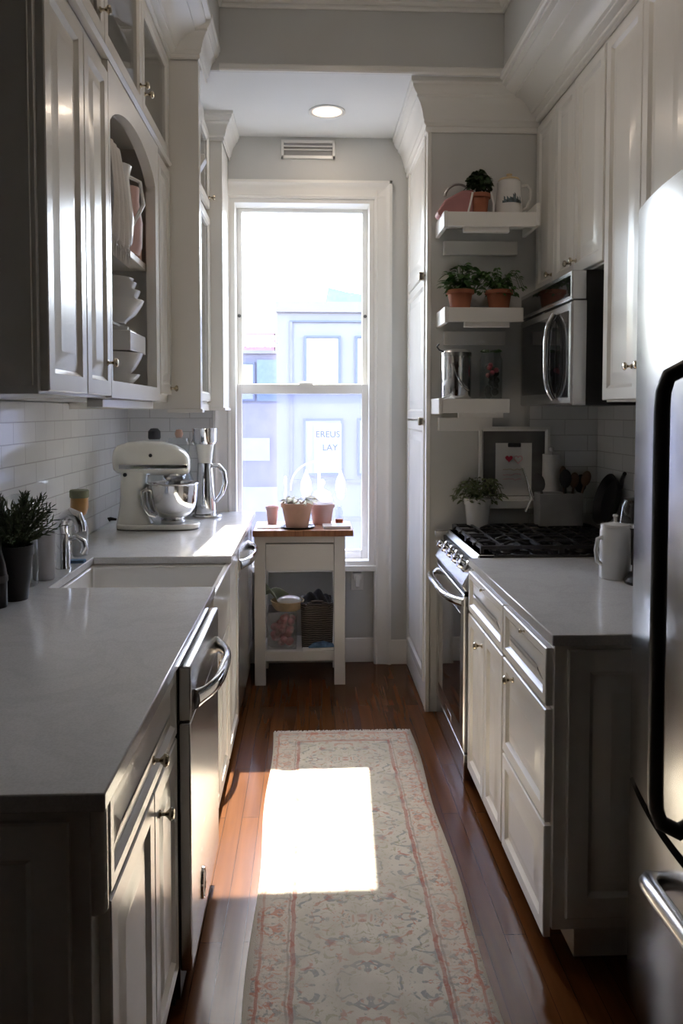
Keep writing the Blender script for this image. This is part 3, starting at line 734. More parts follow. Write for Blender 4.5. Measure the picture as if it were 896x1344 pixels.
# ------------------------------------------------------------------ right base run
FR = 0.655
PR = face_x(FR, -1)
tag(build(MB().prism([(0.636,2.035),(XR-0.012,2.035),(XR-0.012,3.135),(0.636,3.135)], 'z', CB, CT), 'countertop', 'quartz', None, bevel=0.003), 'short grey quartz countertop on the right between stove and refrigerator', 'countertop')
tag(build(MB().box(0.62, XR-0.012, 3.84, 3.888, CB, CT), 'countertop', 'quartz', None, bevel=0.003), 'narrow strip of quartz counter behind the stove under the pinned drawing', 'countertop')
t = thing('base_cabinet', 'white base cabinet with drawers and two narrow doors next to the stove', 'cabinet', (1.04,2.6,0))
build(MB().box(FR, XR-0.01, 2.075, 3.13, 0.095, CB).box(FR+0.07, XR-0.01, 2.10, 3.13, 0, 0.095), 'body', 'cab', t, bevel=0.002)
PE = face_y(2.075, -1)
build(raised(PE, FR+0.035, 1.40, 0.13, 0.865, 0.012, 0.07), 'end_panel', 'cab', t, ang=20)
door(t, PR, 2.085, 2.555, 0.705, 0.868, (2.30,0.852), 'drawer', fr=0.04, ks=0.5)
door(t, PR, 2.565, 3.125, 0.705, 0.868, (2.84,0.852), 'drawer', fr=0.04, ks=0.5)
door(t, PR, 2.085, 2.555, 0.385, 0.70, (2.42,0.665), 'drawer', fr=0.05)
door(t, PR, 2.085, 2.555, 0.065, 0.38, None, 'drawer', fr=0.05)
door(t, PR, 2.565, 2.835, 0.065, 0.70)
door(t, PR, 2.835, 3.125, 0.065, 0.70, (2.865,0.64))

# ------------------------------------------------------------------ range
t = thing('gas_range', 'stainless gas stove with black grates and five front knobs on the right', 'stove', (1.0,3.49,0))
ry0, ry1, rf = 3.145, 3.835, 0.625
build(MB().box(rf+0.03, XR-0.04, ry0, ry1, 0.02, 0.90), 'body', 'black', t)
build(MB().box(rf, rf+0.05, ry0+0.002, ry1-0.002, 0.0, 0.108), 'storage_drawer', 'steel', t, bevel=0.004)
d = build(rings(MB(), face_x(rf+0.03,-1), ry0+0.002, ry1-0.002, 0.118, 0.765, [(0,0.028),(0.005,0.033),(0.075,0.033),(0.08,0.029)]), 'oven_door', 'steel', t)
build(MB().box(rf-0.0035, rf+0.02, ry0+0.075, ry1-0.075, 0.20, 0.67), 'window', 'blackglass', d, bevel=0.002)
pts = []
for i in range(21):
    s = -1+2*i/20
    pts.append((rf+0.0-0.062*(1-abs(s)**4), (ry0+ry1)/2+0.33*s, 0.735-0.006*abs(s)))
build(MB().tube(pts, 0.017, 14), 'handle', 'chrome', d)
build(MB().box(rf-0.004, rf, 3.42, 3.56, 0.135, 0.165), 'glint_plate', 'chrome', d, bevel=0.001)  # chrome strip standing for a shiny reflection on the oven door
# sloped control panel
build(MB().prism([(rf+0.005,0.775),(rf-0.012,0.80),(rf+0.055,0.925),(rf+0.12,0.925),(rf+0.12,0.775)], 'y', ry0, ry1), 'control_panel', 'steel', t, bevel=0.003)
build(MB().box(rf+0.0, rf+0.05, ry0+0.002, ry1-0.002, 0.755, 0.778), 'vent_gap', 'black', t)
nrm = Vector((-0.882,0,0.472))
for i in range(5):
    y = ry0+0.09+i*(ry1-ry0-0.18)/4
    c = Vector((rf+0.020,y,0.862))
    mb = MB().lathe([(0.0001,0.0),(0.026,0.0),(0.027,0.004),(0.021,0.008),(0.020,0.030),(0.018,0.034),(0.0001,0.035)], (0,0,0), 20)
    mb.box(-0.004,0.004,-0.019,0.019,0.03,0.042)
    q = Vector((0,0,1)).rotation_difference(nrm).to_matrix()
    mb.map(lambda v: q @ v + c)
    build(mb, 'control_knob', 'chrome', t)
# cooktop
build(MB().box(rf+0.055, XR-0.05, ry0, ry1, 0.905, 0.925), 'cooktop', 'blackglass', t, bevel=0.004)
for k, (bx, by) in enumerate(((0.84,3.31),(0.84,3.67),(1.16,3.31),(1.16,3.67))):
    build(MB().lathe([(0.0001,0.018),(0.032,0.018),(0.036,0.012),(0.048,0.010),(0.052,0.0)], (bx,by,0.925), 20), 'burner', 'iron', t)
def grate(x0,x1,y0,y1):
    mb = MB(); z = 0.955; h = 0.012
    for x in (x0,x1): mb.box(x-0.006,x+0.006,y0,y1,z-h,z+0.002)
    for y in (y0,y1,(y0+y1)/2): mb.box(x0,x1,y-0.006,y+0.006,z-h,z+0.002)
    for (cx) in ((x0*3+x1)/4,(x0+x1)/2,(x0+3*x1)/4):
        mb.box(cx-0.005,cx+0.005,y0,y1,z-h+0.002,z+0.004)
    for cx in (x0+0.03, (x0+x1)/2, x1-0.03):   # curved-up fingers
        for yy in (y0+0.09, y1-0.09):
            mb.tube([(cx-0.05,yy,z-0.008),(cx-0.02,yy,z+0.004),(cx+0.02,yy,z+0.004),(cx+0.05,yy,z-0.008)],0.006,8)
    for x in (x0,x1):
        for y in (y0,y1): mb.box(x-0.007,x+0.007,y-0.007,y+0.007,0.922,z)
    build(mb, 'burner_grate', 'iron', t)
grate(0.70,1.02,ry0+0.03,(ry0+ry1)/2-0.004); grate(0.70,1.02,(ry0+ry1)/2+0.004,ry1-0.03)
grate(1.03,1.34,ry0+0.03,(ry0+ry1)/2-0.004); grate(1.03,1.34,(ry0+ry1)/2+0.004,ry1-0.03)

# ------------------------------------------------------------------ microwave
t = thing('microwave', 'stainless over-the-range microwave with curved handle under the right wall cabinets', 'microwave', (1.24,3.4,1.52))
my0, my1, mz0, mz1, mf = 3.10, 3.85, 1.525, 2.055, 1.03
build(MB().box(mf+0.06, XR-0.005, my0+0.004, my1, mz0, mz1), 'body', 'black', t)
d = build(rings(MB(), face_x(mf+0.06,-1), my0, my1-0.0, mz0, 1.935, [(0,0.052),(0.008,0.06),(0.04,0.06)]), 'door', 'steel', t)
build(MB().box(mf-0.003, mf+0.01, my0+0.19, my1-0.04, mz0+0.05, 1.90), 'window', 'blackglass', d, bevel=0.002)
build(MB().box(mf-0.002, mf+0.01, my0+0.035, my0+0.185, mz0+0.03, 1.90), 'keypad', 'blackglass', d, bevel=0.002)
build(MB().box(mf-0.0, mf+0.06, my0, my1, 1.94, mz1-0.002), 'vent_panel', 'steel', t, bevel=0.004)
build(MB().box(mf-0.003, mf+0.01, my0+0.02, my1-0.02, 1.955, 2.035), 'vent_grille', 'blackglass', t, bevel=0.002)
pts = []
for i in range(17):
    s = -1+2*i/16
    pts.append((mf-0.006-0.032*(1-abs(s)**4), my0+0.20, (mz0+1.93)/2+0.175*s))
build(MB().tube(pts, 0.015, 12), 'handle', 'chrome', d)

# ------------------------------------------------------------------ right upper run
FRU = 1.13
PRU = face_x(FRU, -1)
t = thing('upper_cabinet', 'white three-door wall cabinet above the microwave', 'cabinet', (1.28,3.45,2.07))
build(MB().box(FRU, XR-0.005, 2.99, 3.895, 2.065, 3.0), 'body', 'cab', t, bevel=0.002)
door(t, PRU, 2.995, 3.325, 2.07, 2.88, (3.295,2.125))
door(t, PRU, 3.325, 3.60, 2.07, 2.88, (3.36,2.125))
door(t, PRU, 3.60, 3.89, 2.07, 2.88, (3.63,2.125))
t = thing('upper_cabinet', 'tall white two-door wall cabinet between microwave and refrigerator', 'cabinet', (1.28,2.6,1.53))
build(MB().box(FRU, XR-0.005, 2.32, 2.985, 1.535, 3.0), 'body', 'cab', t, bevel=0.002)
door(t, PRU, 2.655, 2.982, 1.54, 2.88, (2.70,1.655))
door(t, PRU, 2.325, 2.655, 1.54, 2.88, (2.61,1.655))
t = thing('upper_cabinet', 'white wall cabinet above the refrigerator', 'cabinet', (1.2,1.7,2.1))
build(MB().box(1.09, XR-0.0005, 1.15, 2.315, 2.08, 3.0), 'body', 'cab', t, bevel=0.002)
door(t, face_x(1.09,-1), 1.74, 2.31, 2.09, 2.88, (1.79,2.16))
door(t, face_x(1.09,-1), 1.16, 1.74, 2.09, 2.88, (1.69,2.16))

# ------------------------------------------------------------------ refrigerator
t = thing('refrigerator', 'tall stainless refrigerator at the right edge with bottom freezer drawer', 'refrigerator', (1.1,1.5,0))
fy0, fy1, ff = 1.06, 1.985, 0.825
build(MB().box(ff+0.05, XR-0.02, fy0, fy1, 0.02, 1.985), 'body', 'heather', t, bevel=0.004)
def bowed(y0,y1,z0,z1,x0,bow,r=0.03,n=20):
    """door slab with a bowed front (towards -x) and rounded vertical edges"""
    prof = [(x0,y0)]
    pts = []
    for i in range(n+1):
        s = -1+2*i/n
        y = (y0+y1)/2+(y1-y0)/2*s
        e = max(0.0, abs(s)-0.90)/0.10
        x = x0-0.055-bow*(1-s*s)+0.045*(1-math.sqrt(max(0,1-e*e)))
        pts.append((x,y))
    return MB().prism([(x0,y0)]+pts+[(x0,y1)], 'z', z0, z1)
d1 = build(bowed(fy0,fy1,0.60,1.99,ff+0.05,0.065), 'door', 'steelv', t, ang=30)
d2 = build(bowed(fy0,fy1,0.06,0.575,ff+0.05,0.065), 'freezer_drawer', 'steelv', t, ang=30)
build(MB().box(ff+0.015, ff+0.05, fy0+0.02, fy1-0.005, 0.572, 0.603), 'gasket', 'black', t)
def bar(y, z0, z1, out):
    pts = []
    for i in range(21):
        s = -1+2*i/20
        pts.append((ff-0.05-(out-0.01)*(1-abs(s)**16), y, (z0+z1)/2+(z1-z0)/2*math.copysign(abs(s)**0.6, s)))
    return MB().tube(pts, 0.016, 12)
build(bar(1.565, 0.63, 1.6, 0.08), 'handle', 'black', d1)
pts = []
for i in range(21):
    s = -1+2*i/20
    pts.append((ff-0.05-0.07*(1-abs(s)**8), 1.36+0.32*s, 0.515-0.05*abs(s)**6))
build(MB().tube(pts, 0.02, 12), 'handle', 'steel', d2)
build(MB().box(ff+0.04, XR-0.05, fy0+0.02, fy1-0.02, 0.0, 0.055), 'kick_grille', 'black', t)

# ------------------------------------------------------------------ pantry (between stove and window)
t = thing('pantry_cabinet', 'tall white pantry cabinet from floor to ceiling right of the window', 'cabinet', (1.0,4.28,0))
px = 0.578
build(MB().box(px+0.02, XR-0.002, 3.90, YW-0.005, 0.0, ZL-0.01), 'body', 'wall', t)
PP = face_x(px+0.02, -1)
fm = MB(); pbox(fm, PP, 3.895, 3.945, 0.0, 2.95, 0.0, 0.02); pbox(fm, PP, 4.62, YW-0.004, 0.0, 2.95, 0.0, 0.02); pbox(fm, PP, 3.945, 4.62, 0.0, 0.13, 0.0, 0.018); pbox(fm, PP, 3.945, 4.62, 2.90, 2.95, 0.0, 0.018)
build(fm, 'face_frame', 'trim', t, bevel=0.002)
door(t, PP, 3.95, 4.615, 0.135, 1.45, None, t=0.026); door(t, PP, 3.95, 4.615, 1.455, 2.17, None, t=0.026); door(t, PP, 3.95, 4.615, 2.175, 2.895, None, t=0.026)
for z in (1.45, 2.17):
    build(MB().box(px-0.03, px+0.0, 3.955, 3.985, z-0.02, z+0.02), 'latch', 'knob', t, bevel=0.004)
pz0 = 2.85; ZP = ZL
build(mitre([(a,b) for a,b in crown(pz0,ZL+0.002,0.09)], pz0, 1.12, px, 3.90, YW-0.004, -1), 'crown', 'trim', t, ang=25)
# ------------------------------------------------------------------ floating shelves
def shelf(x0, x1, ztop, label, upturn):
    t = thing('floating_shelf', label, 'shelf', ((x0+x1)/2,3.9,ztop), group='floating shelves beside the microwave')
    y0, y1 = 3.66, 3.899
    build(MB().box(x0, x1, y0, y1, ztop-0.022, ztop), 'board', 'trim', t, bevel=0.002)
    build(MB().box(x0+0.012, x1, y0-0.004, y0+0.02, ztop-0.062, ztop+0.003), 'front_lip', 'trim', t, bevel=0.002)
    build(MB().box(x0-0.006, x0+0.012, y0-0.006, y1, ztop-0.068, ztop+0.006), 'end_cap', 'trim', t, bevel=0.003)
    if upturn: build(MB().box(x1, x1+0.016, y0-0.01, y1, ztop-0.06, ztop+0.045), 'end_cap', 'trim', t, bevel=0.003)
    build(MB().box(x0+0.09, x0+0.30, y0+0.01, y0+0.04, ztop-0.085, ztop-0.05), 'light_strip', 'trim', t, bevel=0.002)
    build(MB().box(x0+0.03, x1-0.03, y1-0.03, y1, ztop-0.15, ztop-0.085), 'wall_cleat', 'trim', t, bevel=0.002)
shelf(0.625, 1.045, 2.41, 'topmost white floating shelf, holding the pink bag and enamel pot', True)
shelf(0.63, 0.99, 1.975, 'middle white floating shelf, holding two potted plants', False)
shelf(0.605, 0.93, 1.555, 'lowest white floating shelf, holding a steel canister and a jar', False)

# ------------------------------------------------------------------ plants
def leaf(mb, base, dirv, length, width, curl=0.3, roll=0.0):
    d = Vector(dirv).normalized(); b = Vector(base)
    side = d.cross(Vector((0,0,1)))
    if side.length < 1e-3: side = Vector((1,0,0))
    side.normalize(); up = side.cross(d)
    side = (side*math.cos(roll)+up*math.sin(roll)).normalized(); up = side.cross(d)
    ws = [0.12,0.75,1.0,0.8,0.08]; vs = []
    for i, wv in enumerate(ws):
        s = i/4; c = b + d*length*s - up*0 + Vector((0,0,-curl*length*s*s))
        vs += [c-side*width*0.5*wv+up*width*0.12*wv, c, c+side*width*0.5*wv+up*width*0.12*wv]
    fs = []
    for i in range(4):
        for k in range(2): fs.append((i*3+k, i*3+k+1, (i+1)*3+k+1, (i+1)*3+k))
    return mb.add(vs, fs)
def pot_prof(r0, r1, h, rim=0.006, rimh=None):
    rimh = rimh or h*0.18
    return [(0.0001,0),(r0,0),(r0+(r1-r0)*0.8,h-rimh),(r1+rim,h-rimh),(r1+rim,h),(r1-0.004,h),(r1-0.008,h-0.02),(0.0001,h-0.02)]
def potted(name, label, cat, loc, r0, r1, h, potmat, style, leafmat, seed, group=None, rim=0.006, sq=1.0):
    random.seed(seed)
    t = thing(name, label, cat, loc, 0, group)
    build(MB().lathe(pot_prof(r0,r1,h,rim), (0,0,0), 32), 'pot', potmat, t, True, ang=30)
    build(MB().lathe([(0.0001,h-0.012),(r1*0.9,h-0.016),(r1*0.9,h-0.022)], (0,0,0), 24), 'soil', 'soil', t, True)
    mb = MB(); st = MB()
    if style == 'broad':
        for i in range(84):
            a = random.uniform(0,2*PI); e = random.uniform(0.0,1.45); rr = random.uniform(0.2,1)
            top = Vector((math.cos(a)*math.cos(e)*0.095*rr, math.sin(a)*math.cos(e)*0.06*rr, h+0.005+math.sin(e)*0.125*rr))
            leaf(mb, top, (math.cos(a+random.uniform(-.6,.6)), math.sin(a), random.uniform(-0.3,0.7)), random.uniform(0.035,0.06), random.uniform(0.025,0.042), 0.4, random.uniform(-.6,.6))
            if i % 2 == 0: st.tube([(0,0,h-0.02), (top*0.5+Vector((0,0,h*0.5+0.01))), top+Vector((math.cos(a),math.sin(a),0))*0.004], 0.0016, 5)
    elif style == 'bush':
        for i in range(170):
            a = random.uniform(0,2*PI); e = random.uniform(-0.35,1.5); rr = random.uniform(0.55,1)
            c = Vector((math.cos(a)*math.cos(e)*0.05*rr, math.sin(a)*math.cos(e)*0.045*rr, h+0.045+math.sin(e)*0.06*rr))
            if c.z > h+0.075: c.x = c.x*0.6-0.002
            leaf(mb, c, (math.cos(a), math.sin(a), random.uniform(-0.6,0.8)), random.uniform(0.025,0.04), random.uniform(0.02,0.03), 0.5, random.uniform(-1,1))
        for i in range(6):
            a = i*1.05; st.tube([(0,0,h-0.02),(math.cos(a)*0.015,math.sin(a)*0.015,h+0.03),(math.cos(a)*0.025,math.sin(a)*0.02,h+0.07)],0.002,5)
    elif style == 'trail':
        for i in range(34):
            a = random.uniform(0,2*PI); ln = random.uniform(0.07,0.15); pts = []
            for k in range(7):
                s = k/6
                pts.append(Vector((math.cos(a)*ln*s*0.95*sq, math.sin(a)*ln*s*0.6, h-0.015+ln*0.85*math.sin(s*2.5)*random.uniform(.9,1.05)-0.04*s*s)))
            st.tube(pts, 0.0012, 5)
            for k in range(1,7):
                for q in (-1,1):
                    leaf(mb, pts[k], (math.cos(a+q*1.0), math.sin(a+q*1.0), random.uniform(-.3,.5)), random.uniform(0.018,0.03), random.uniform(0.010,0.016), 0.4, random.uniform(-1,1))
    elif style == 'needle':
        for i in range(95):
            a = random.uniform(0,2*PI); sp = random.uniform(0.03,0.155); ht = random.uniform(0.09,0.205)*(1-0.25*sp/0.16)
            pts = [Vector((math.cos(a)*sp*s**1.2, math.sin(a)*sp*s**1.2, h-0.02+ht*s)) for s in (0,.25,.5,.75,1)]
            st.tube(pts, [0.0028,0.0026,0.0022,0.0018,0.001], 5)
            for k in range(26):
                s = 0.12+0.88*k/25; f = s*4; i0 = min(3,int(f)); p = pts[i0].lerp(pts[i0+1], f-i0); dr = (pts[i0+1]-pts[i0]).normalized()
                b = random.uniform(0,2*PI); o = dr.orthogonal().normalized(); o.rotate(Matrix.Rotation(b,3,dr).to_quaternion())
                dv = (dr*0.9+o*0.75)
                q = dv.normalized(); side = q.orthogonal().normalized()*0.0019; ln = random.uniform(0.016,0.027)
                mb.add([p-side, p+side, p+q*ln*0.6+side*1.1, p+q*ln, p+q*ln*0.6-side*1.1], [(0,1,2,3,4)])
    elif style == 'flower':
        for i in range(46):
            a = random.uniform(0,2*PI); rr = random.uniform(0.02,0.085)
            c = Vector((math.cos(a)*rr+0.01, math.sin(a)*rr*0.7, h+random.uniform(-0.01,0.04)*(1.2-rr*8)))
            leaf(mb, c, (math.cos(a), math.sin(a), random.uniform(0.0,0.5)), random.uniform(0.03,0.055), random.uniform(0.018,0.03), 0.5, random.uniform(-.8,.8))
        for i in range(8):
            a = i*0.8; st.tube([(0,0,h-0.02),(math.cos(a)*0.03,math.sin(a)*0.03,h+0.02)],0.002,5)
    o = build(mb, 'foliage', leafmat, t, True, smooth=True, ang=60)
    build(st, 'stems', leafmat, t, True)
    return t
# top shelf
sy = 3.775
t = potted('potted_plant', 'bushy dark plant in a terracotta pot on the topmost shelf', 'plant', (0.80,3.75,2.41), 0.036, 0.047, 0.105, 'terra', 'bush', 'leafd', 11)
for sx in (-0.052, 0.056):
    build(MB().tube([(sx*0.8,-0.055,0.10),(sx,-0.058,0.05),(sx*1.1-0.006,-0.055,0.003)], 0.005, 8), 'stand_leg', 'ceramic', t, True)
t = potted('potted_plant', 'leafy plant in the left terracotta pot on the middle shelf', 'plant', (0.715,3.76,1.975), 0.045, 0.060, 0.095, 'terra', 'broad', 'leaf', 23)
t = potted('potted_plant', 'trailing leafy plant in the right terracotta pot on the middle shelf', 'plant', (0.90,3.76,1.975), 0.045, 0.060, 0.095, 'terra', 'trail', 'leaf', 31)
# pink bag
t = thing('handbag', 'dusty pink bag with a round grey handle at the left end of the topmost shelf', 'bag', (0.685,3.77,2.41))
mb = MB().prism([(-0.078,0),(0.085,0),(0.085,0.125),(0.03,0.118),(-0.05,0.075),(-0.085,0.02)], 'y', -0.045, 0.045)
build(mb, 'body', 'pink', t, True, bevel=0.018, seg=4)
build(MB().tube(arc((0.02,0,0.095), 0.062, R(5), R(175), 16), 0.006, 8), 'handle', 'greyrim', t, True)
# enamel coffee pot
t = thing('coffee_pot', 'white enamel coffee pot with a painted scene on the topmost shelf', 'pot', (0.945,3.765,2.41))
build(MB().lathe([(0.0001,0),(0.062,0),(0.066,0.006),(0.062,0.05),(0.056,0.145),(0.056,0.165),(0.050,0.172),(0.0001,0.172)], (0,0,0), 32), 'body', 'ceramic', t, True)
build(MB().lathe([(0.052,0.172),(0.045,0.183),(0.02,0.190),(0.012,0.192),(0.014,0.205),(0.0001,0.208)], (0,0,0), 24), 'lid', 'tan', t, True)
build(MB().tube([(0.05,0,0.15),(0.085,0,0.155),(0.102,0,0.135),(0.100,0,0.09),(0.085,0,0.05),(0.06,0,0.035)], 0.007, 10), 'handle', 'ceramic', t, True)
mb = MB()
for i in range(14):   # painted landscape band following the curve of the pot
    a = -PI/2 - 0.75 + 1.5*i/13; a2 = a+1.5/13
    hh = 0.012+0.02*abs(math.sin(i*1.7))+(0.018 if i in (7,8) else 0)
    for (aa) in (a,): mb.add([(0.0625*math.cos(a),0.0625*math.sin(a),0.06),(0.0625*math.cos(a2),0.0625*math.sin(a2),0.06),(0.0618*math.cos(a2),0.0618*math.sin(a2),0.06+hh*0.8),(0.0618*math.cos(a),0.0618*math.sin(a),0.06+hh)], [(0,1,2,3)])
build(mb, 'painted_scene', 'bluepaint', t, True)
# lowest shelf
t = thing('steel_canister', 'polished steel canister with a wire bail on the lowest shelf', 'canister', (0.70,3.76,1.555))
build(MB().lathe([(0.0001,0),(0.068,0),(0.070,0.004),(0.070,0.215),(0.066,0.225),(0.0001,0.226)], (0,0,0), 36), 'body', 'chrome', t, True)
build(MB().lathe([(0.071,0.205),(0.072,0.222),(0.06,0.235),(0.02,0.243),(0.0001,0.243)], (0,0,0), 36), 'lid', 'steel', t, True)
build(MB().tube([(-0.03,-0.069,0.17),(-0.012,-0.079,0.11),(0.02,-0.081,0.06),(0.045,-0.062,0.045)], 0.004, 8), 'bail', 'chrome', t, True)
build(MB().tube([(-0.06,-0.01,0.225),(-0.085,-0.012,0.235),(-0.095,-0.012,0.25),(-0.085,-0.012,0.262)], 0.004, 8), 'hook', 'black', t, True)
t = thing('glass_jar', 'tall clear glass jar with red and green contents on the lowest shelf', 'jar', (0.865,3.76,1.555))
build(MB().lathe([(0.0001,0.004),(0.048,0.004),(0.050,0.01),(0.050,0.19),(0.042,0.21),(0.042,0.235),(0.045,0.235),(0.045,0.21),(0.054,0.19),(0.054,0.006),(0.05,0.0),(0.0001,0)], (0,0,0), 28), 'body', 'glass', t, True)
random.seed(4)
mb = MB()
for i in range(16):
    mb.ball((random.uniform(-.028,.028),random.uniform(-.026,.026),0.02+0.009*i), random.uniform(0.012,0.019), 8, 6)
build(mb, 'contents', 'frost', t, True)
mb = MB()
for i in range(5): mb.ball((random.uniform(-.02,.02),random.uniform(-.03,-.01),0.115+0.012*i), random.uniform(0.010,0.016), 8, 6)
build(mb, 'red_filling', 'red', t, True)
mb = MB()
for i in range(14):
    a = random.uniform(0,2*PI); leaf(mb, (math.cos(a)*0.02,math.sin(a)*0.02,0.225), (math.cos(a),math.sin(a),0.5), 0.035, 0.02, 0.3, random.uniform(-1,1))
build(mb, 'sprig', 'leaf', t, True)

# ------------------------------------------------------------------ stove-back items
potted('potted_plant', 'wispy plant in a white pot behind the stove by the pantry side', 'plant', (0.815,3.805,0.926), 0.050, 0.064, 0.155, 'ceramic', 'trail', 'leafl', 44, rim=0.002, sq=1.1)
t = thing('picture_frame', 'grey framed pinboard leaning on the tiles behind the stove', 'frame', (1.0,3.87,1.08))
P = face_y(3.886, -1)
build(open_frame(P, 0.835, 1.185, 1.06, 1.425, 0.02, 0.022), 'frame', 'trim', t, ang=20)
bm_ = MB(); pbox(bm_, P, 0.845,1.175,1.07,1.415,0.001,0.008); build(bm_, 'board', 'pinboard', t)
bm_ = MB(); pbox(bm_, P, 0.83,1.19,1.025,1.065,0.0,0.05); build(bm_, 'ledge', 'trim', t, bevel=0.003)
t = thing('drawing', 'white paper drawing with red crayon heart clipped to the grey pinboard', 'drawing', (0.99,3.875,1.09))
bm_ = MB(); pbox(bm_, P, 0.918,1.098,1.085,1.345,0.0085,0.0095); build(bm_, 'paper', 'paper', t)
bm_ = MB(); pbox(bm_, P, 0.978,1.042,1.325,1.345,0.0095,0.018); build(bm_, 'clip', 'black', t, bevel=0.003)
def heart(cx, cz, s, solid, mat):
    mb = MB(); n = 26; o = []
    for i in range(n):
        a = 2*PI*i/n
        o.append((cx+s*16*math.sin(a)**3/17, cz+s*(13*math.cos(a)-5*math.cos(2*a)-2*math.cos(3*a)-math.cos(4*a))/17))
    if solid:
        mb.add([P(u,v,0.0101) for u,v in o]+[P(u,v,0.0096) for u,v in o], [tuple(range(n))]+[(i,(i+1)%n,n+(i+1)%n,n+i) for i in range(n)])
    else:
        mb.tube([P(u,v,0.0105) for u,v in o]+[P(*o[0],0.0105)], 0.0022, 6)
    build(mb, 'crayon_heart', mat, t)
heart(0.985, 1.268, 0.020, True, 'redink'); heart(1.03, 1.265, 0.022, False, 'pinkink')
for k, z in enumerate((1.215, 1.19, 1.165)):
    random.seed(k+3)
    mb = MB().tube([P(0.955+i*0.010, z+random.uniform(-.004,.004), 0.0105) for i in range(10)], 0.0016, 6)
    build(mb, 'scribble', 'pinkink' if k else 'tan', t)
# utensil crock, paper towel etc. stand at the wall end of the stove
t = thing('utensil_holder', 'three-part pale stone utensil holder behind the stove grates', 'holder', (1.19,3.74,0.958))
z0 = 0.0
mb = MB()
build(shell(MB(), -0.105,0.105,-0.05,0.05,0,0.155,0.008,0.01), 'body', 'heather', t, True, bevel=0.004)
for x in (-0.036,0.036): build(MB().box(x-0.004,x+0.004,-0.049,0.049,0.01,0.145), 'divider', 'heather', t, True)
def utensil(label, loc, tilt, az, ln, kind, mat):
    d = Vector((math.sin(tilt)*math.cos(az), math.sin(tilt)*math.sin(az), math.cos(tilt)))
    t = thing('kitchen_utensil', label, 'utensil', loc, 0, 'utensils standing in the stone holder')
    build(MB().tube([(0,0,0), d*ln*0.7], 0.006, 8), 'shaft', mat, t, True)
    h = MB().ball((0,0,0), 1.0, 12, 8)
    sz = {'spoon': (0.024,0.008,0.038), 'spatula': (0.030,0.005,0.045), 'fork': (0.018,0.006,0.04)}[kind]
    q = Vector((0,0,1)).rotation_difference(d).to_matrix()
    h.map(lambda v: q @ Vector((v.x*sz[0], v.y*sz[1], v.z*sz[2])) + d*ln*0.8)
    build(h, 'head', mat, t, True)
for i, (x, y, ti, az, ln, kd, mt, lb) in enumerate((
    (1.25,3.755,0.12,0.3,0.25,'spoon','olivew','dark wooden spoon leaning right in the stone utensil holder'),
    (1.22,3.73,0.05,1.3,0.26,'spatula','black','black spatula upright in the stone utensil holder'),
    (1.265,3.74,0.28,0.1,0.27,'spoon','olivew','dark wooden ladle tilted furthest right in the stone utensil holder'),
    (1.28,3.76,0.20,0.6,0.23,'spatula','iron','short black turner between the wooden ladle and the tiles'),
    (1.235,3.76,0.10,2.0,0.285,'fork','olivew','tallest dark wooden fork at the back of the stone utensil holder'),
    (1.15,3.73,0.30,PI,0.25,'spatula','rubber','grey spatula tilted left in the stone utensil holder'))):
    utensil(lb, (x,y,0.972), ti, az, ln, kd, mt)
t = thing('paper_towel_holder', 'white paper towel roll on an upright stand behind the stove', 'paper towel', (1.19,3.85,0.916))
t.location = (1.185,3.845,0.916); ROOT[t.name] = Vector(t.location)
build(MB().lathe([(0.0001,0),(0.04,0),(0.04,0.012),(0.008,0.016),(0.007,0.385),(0.013,0.392),(0.012,0.408),(0.0001,0.412)], (0,0,0), 20), 'stand', 'ceramic', t, True)
build(MB().lathe([(0.008,0.06),(0.042,0.06),(0.042,0.375),(0.008,0.375)], (0,0,0), 28), 'roll', 'tissue', t, True)
t = thing('tongs', 'steel tongs with bright tips leaning beside the pinned drawing', 'tongs', (1.07,3.78,0.957))
build(MB().tube([(0.03,0,0.002),(0.02,0.005,0.10),(-0.02,0.02,0.22),(-0.035,0.03,0.27)], [0.004,0.008,0.009,0.012], 8, flat=(1,0.5)), 'arm', 'chrome', t, True)
build(MB().tube([(-0.03,0,0.06),(0.0,0.005,0.12),(-0.02,0.02,0.22),(-0.035,0.03,0.268)], [0.013,0.008,0.009,0.011], 8, flat=(1,0.5)), 'arm', 'chrome', t, True)
t = thing('frying_pan', 'dark frying pan propped upright against the right wall behind the stove', 'pan', (1.36,3.62,0.958))
mb = MB().lathe([(0.0001,0),(0.10,0),(0.125,0.035),(0.121,0.036),(0.098,0.006),(0.0001,0.006)], (0,0,0), 32)
q = Matrix.Rotation(R(-75),3,'Y')
mb.map(lambda v: q @ v + Vector((0.04,0,0.125))); build(mb, 'pan', 'iron', t, True)
build(MB().tube([(0.045,-0.10,0.2),(0.03,-0.15,0.245),(0.02,-0.2,0.27)], 0.009, 8), 'handle', 'black', t, True)
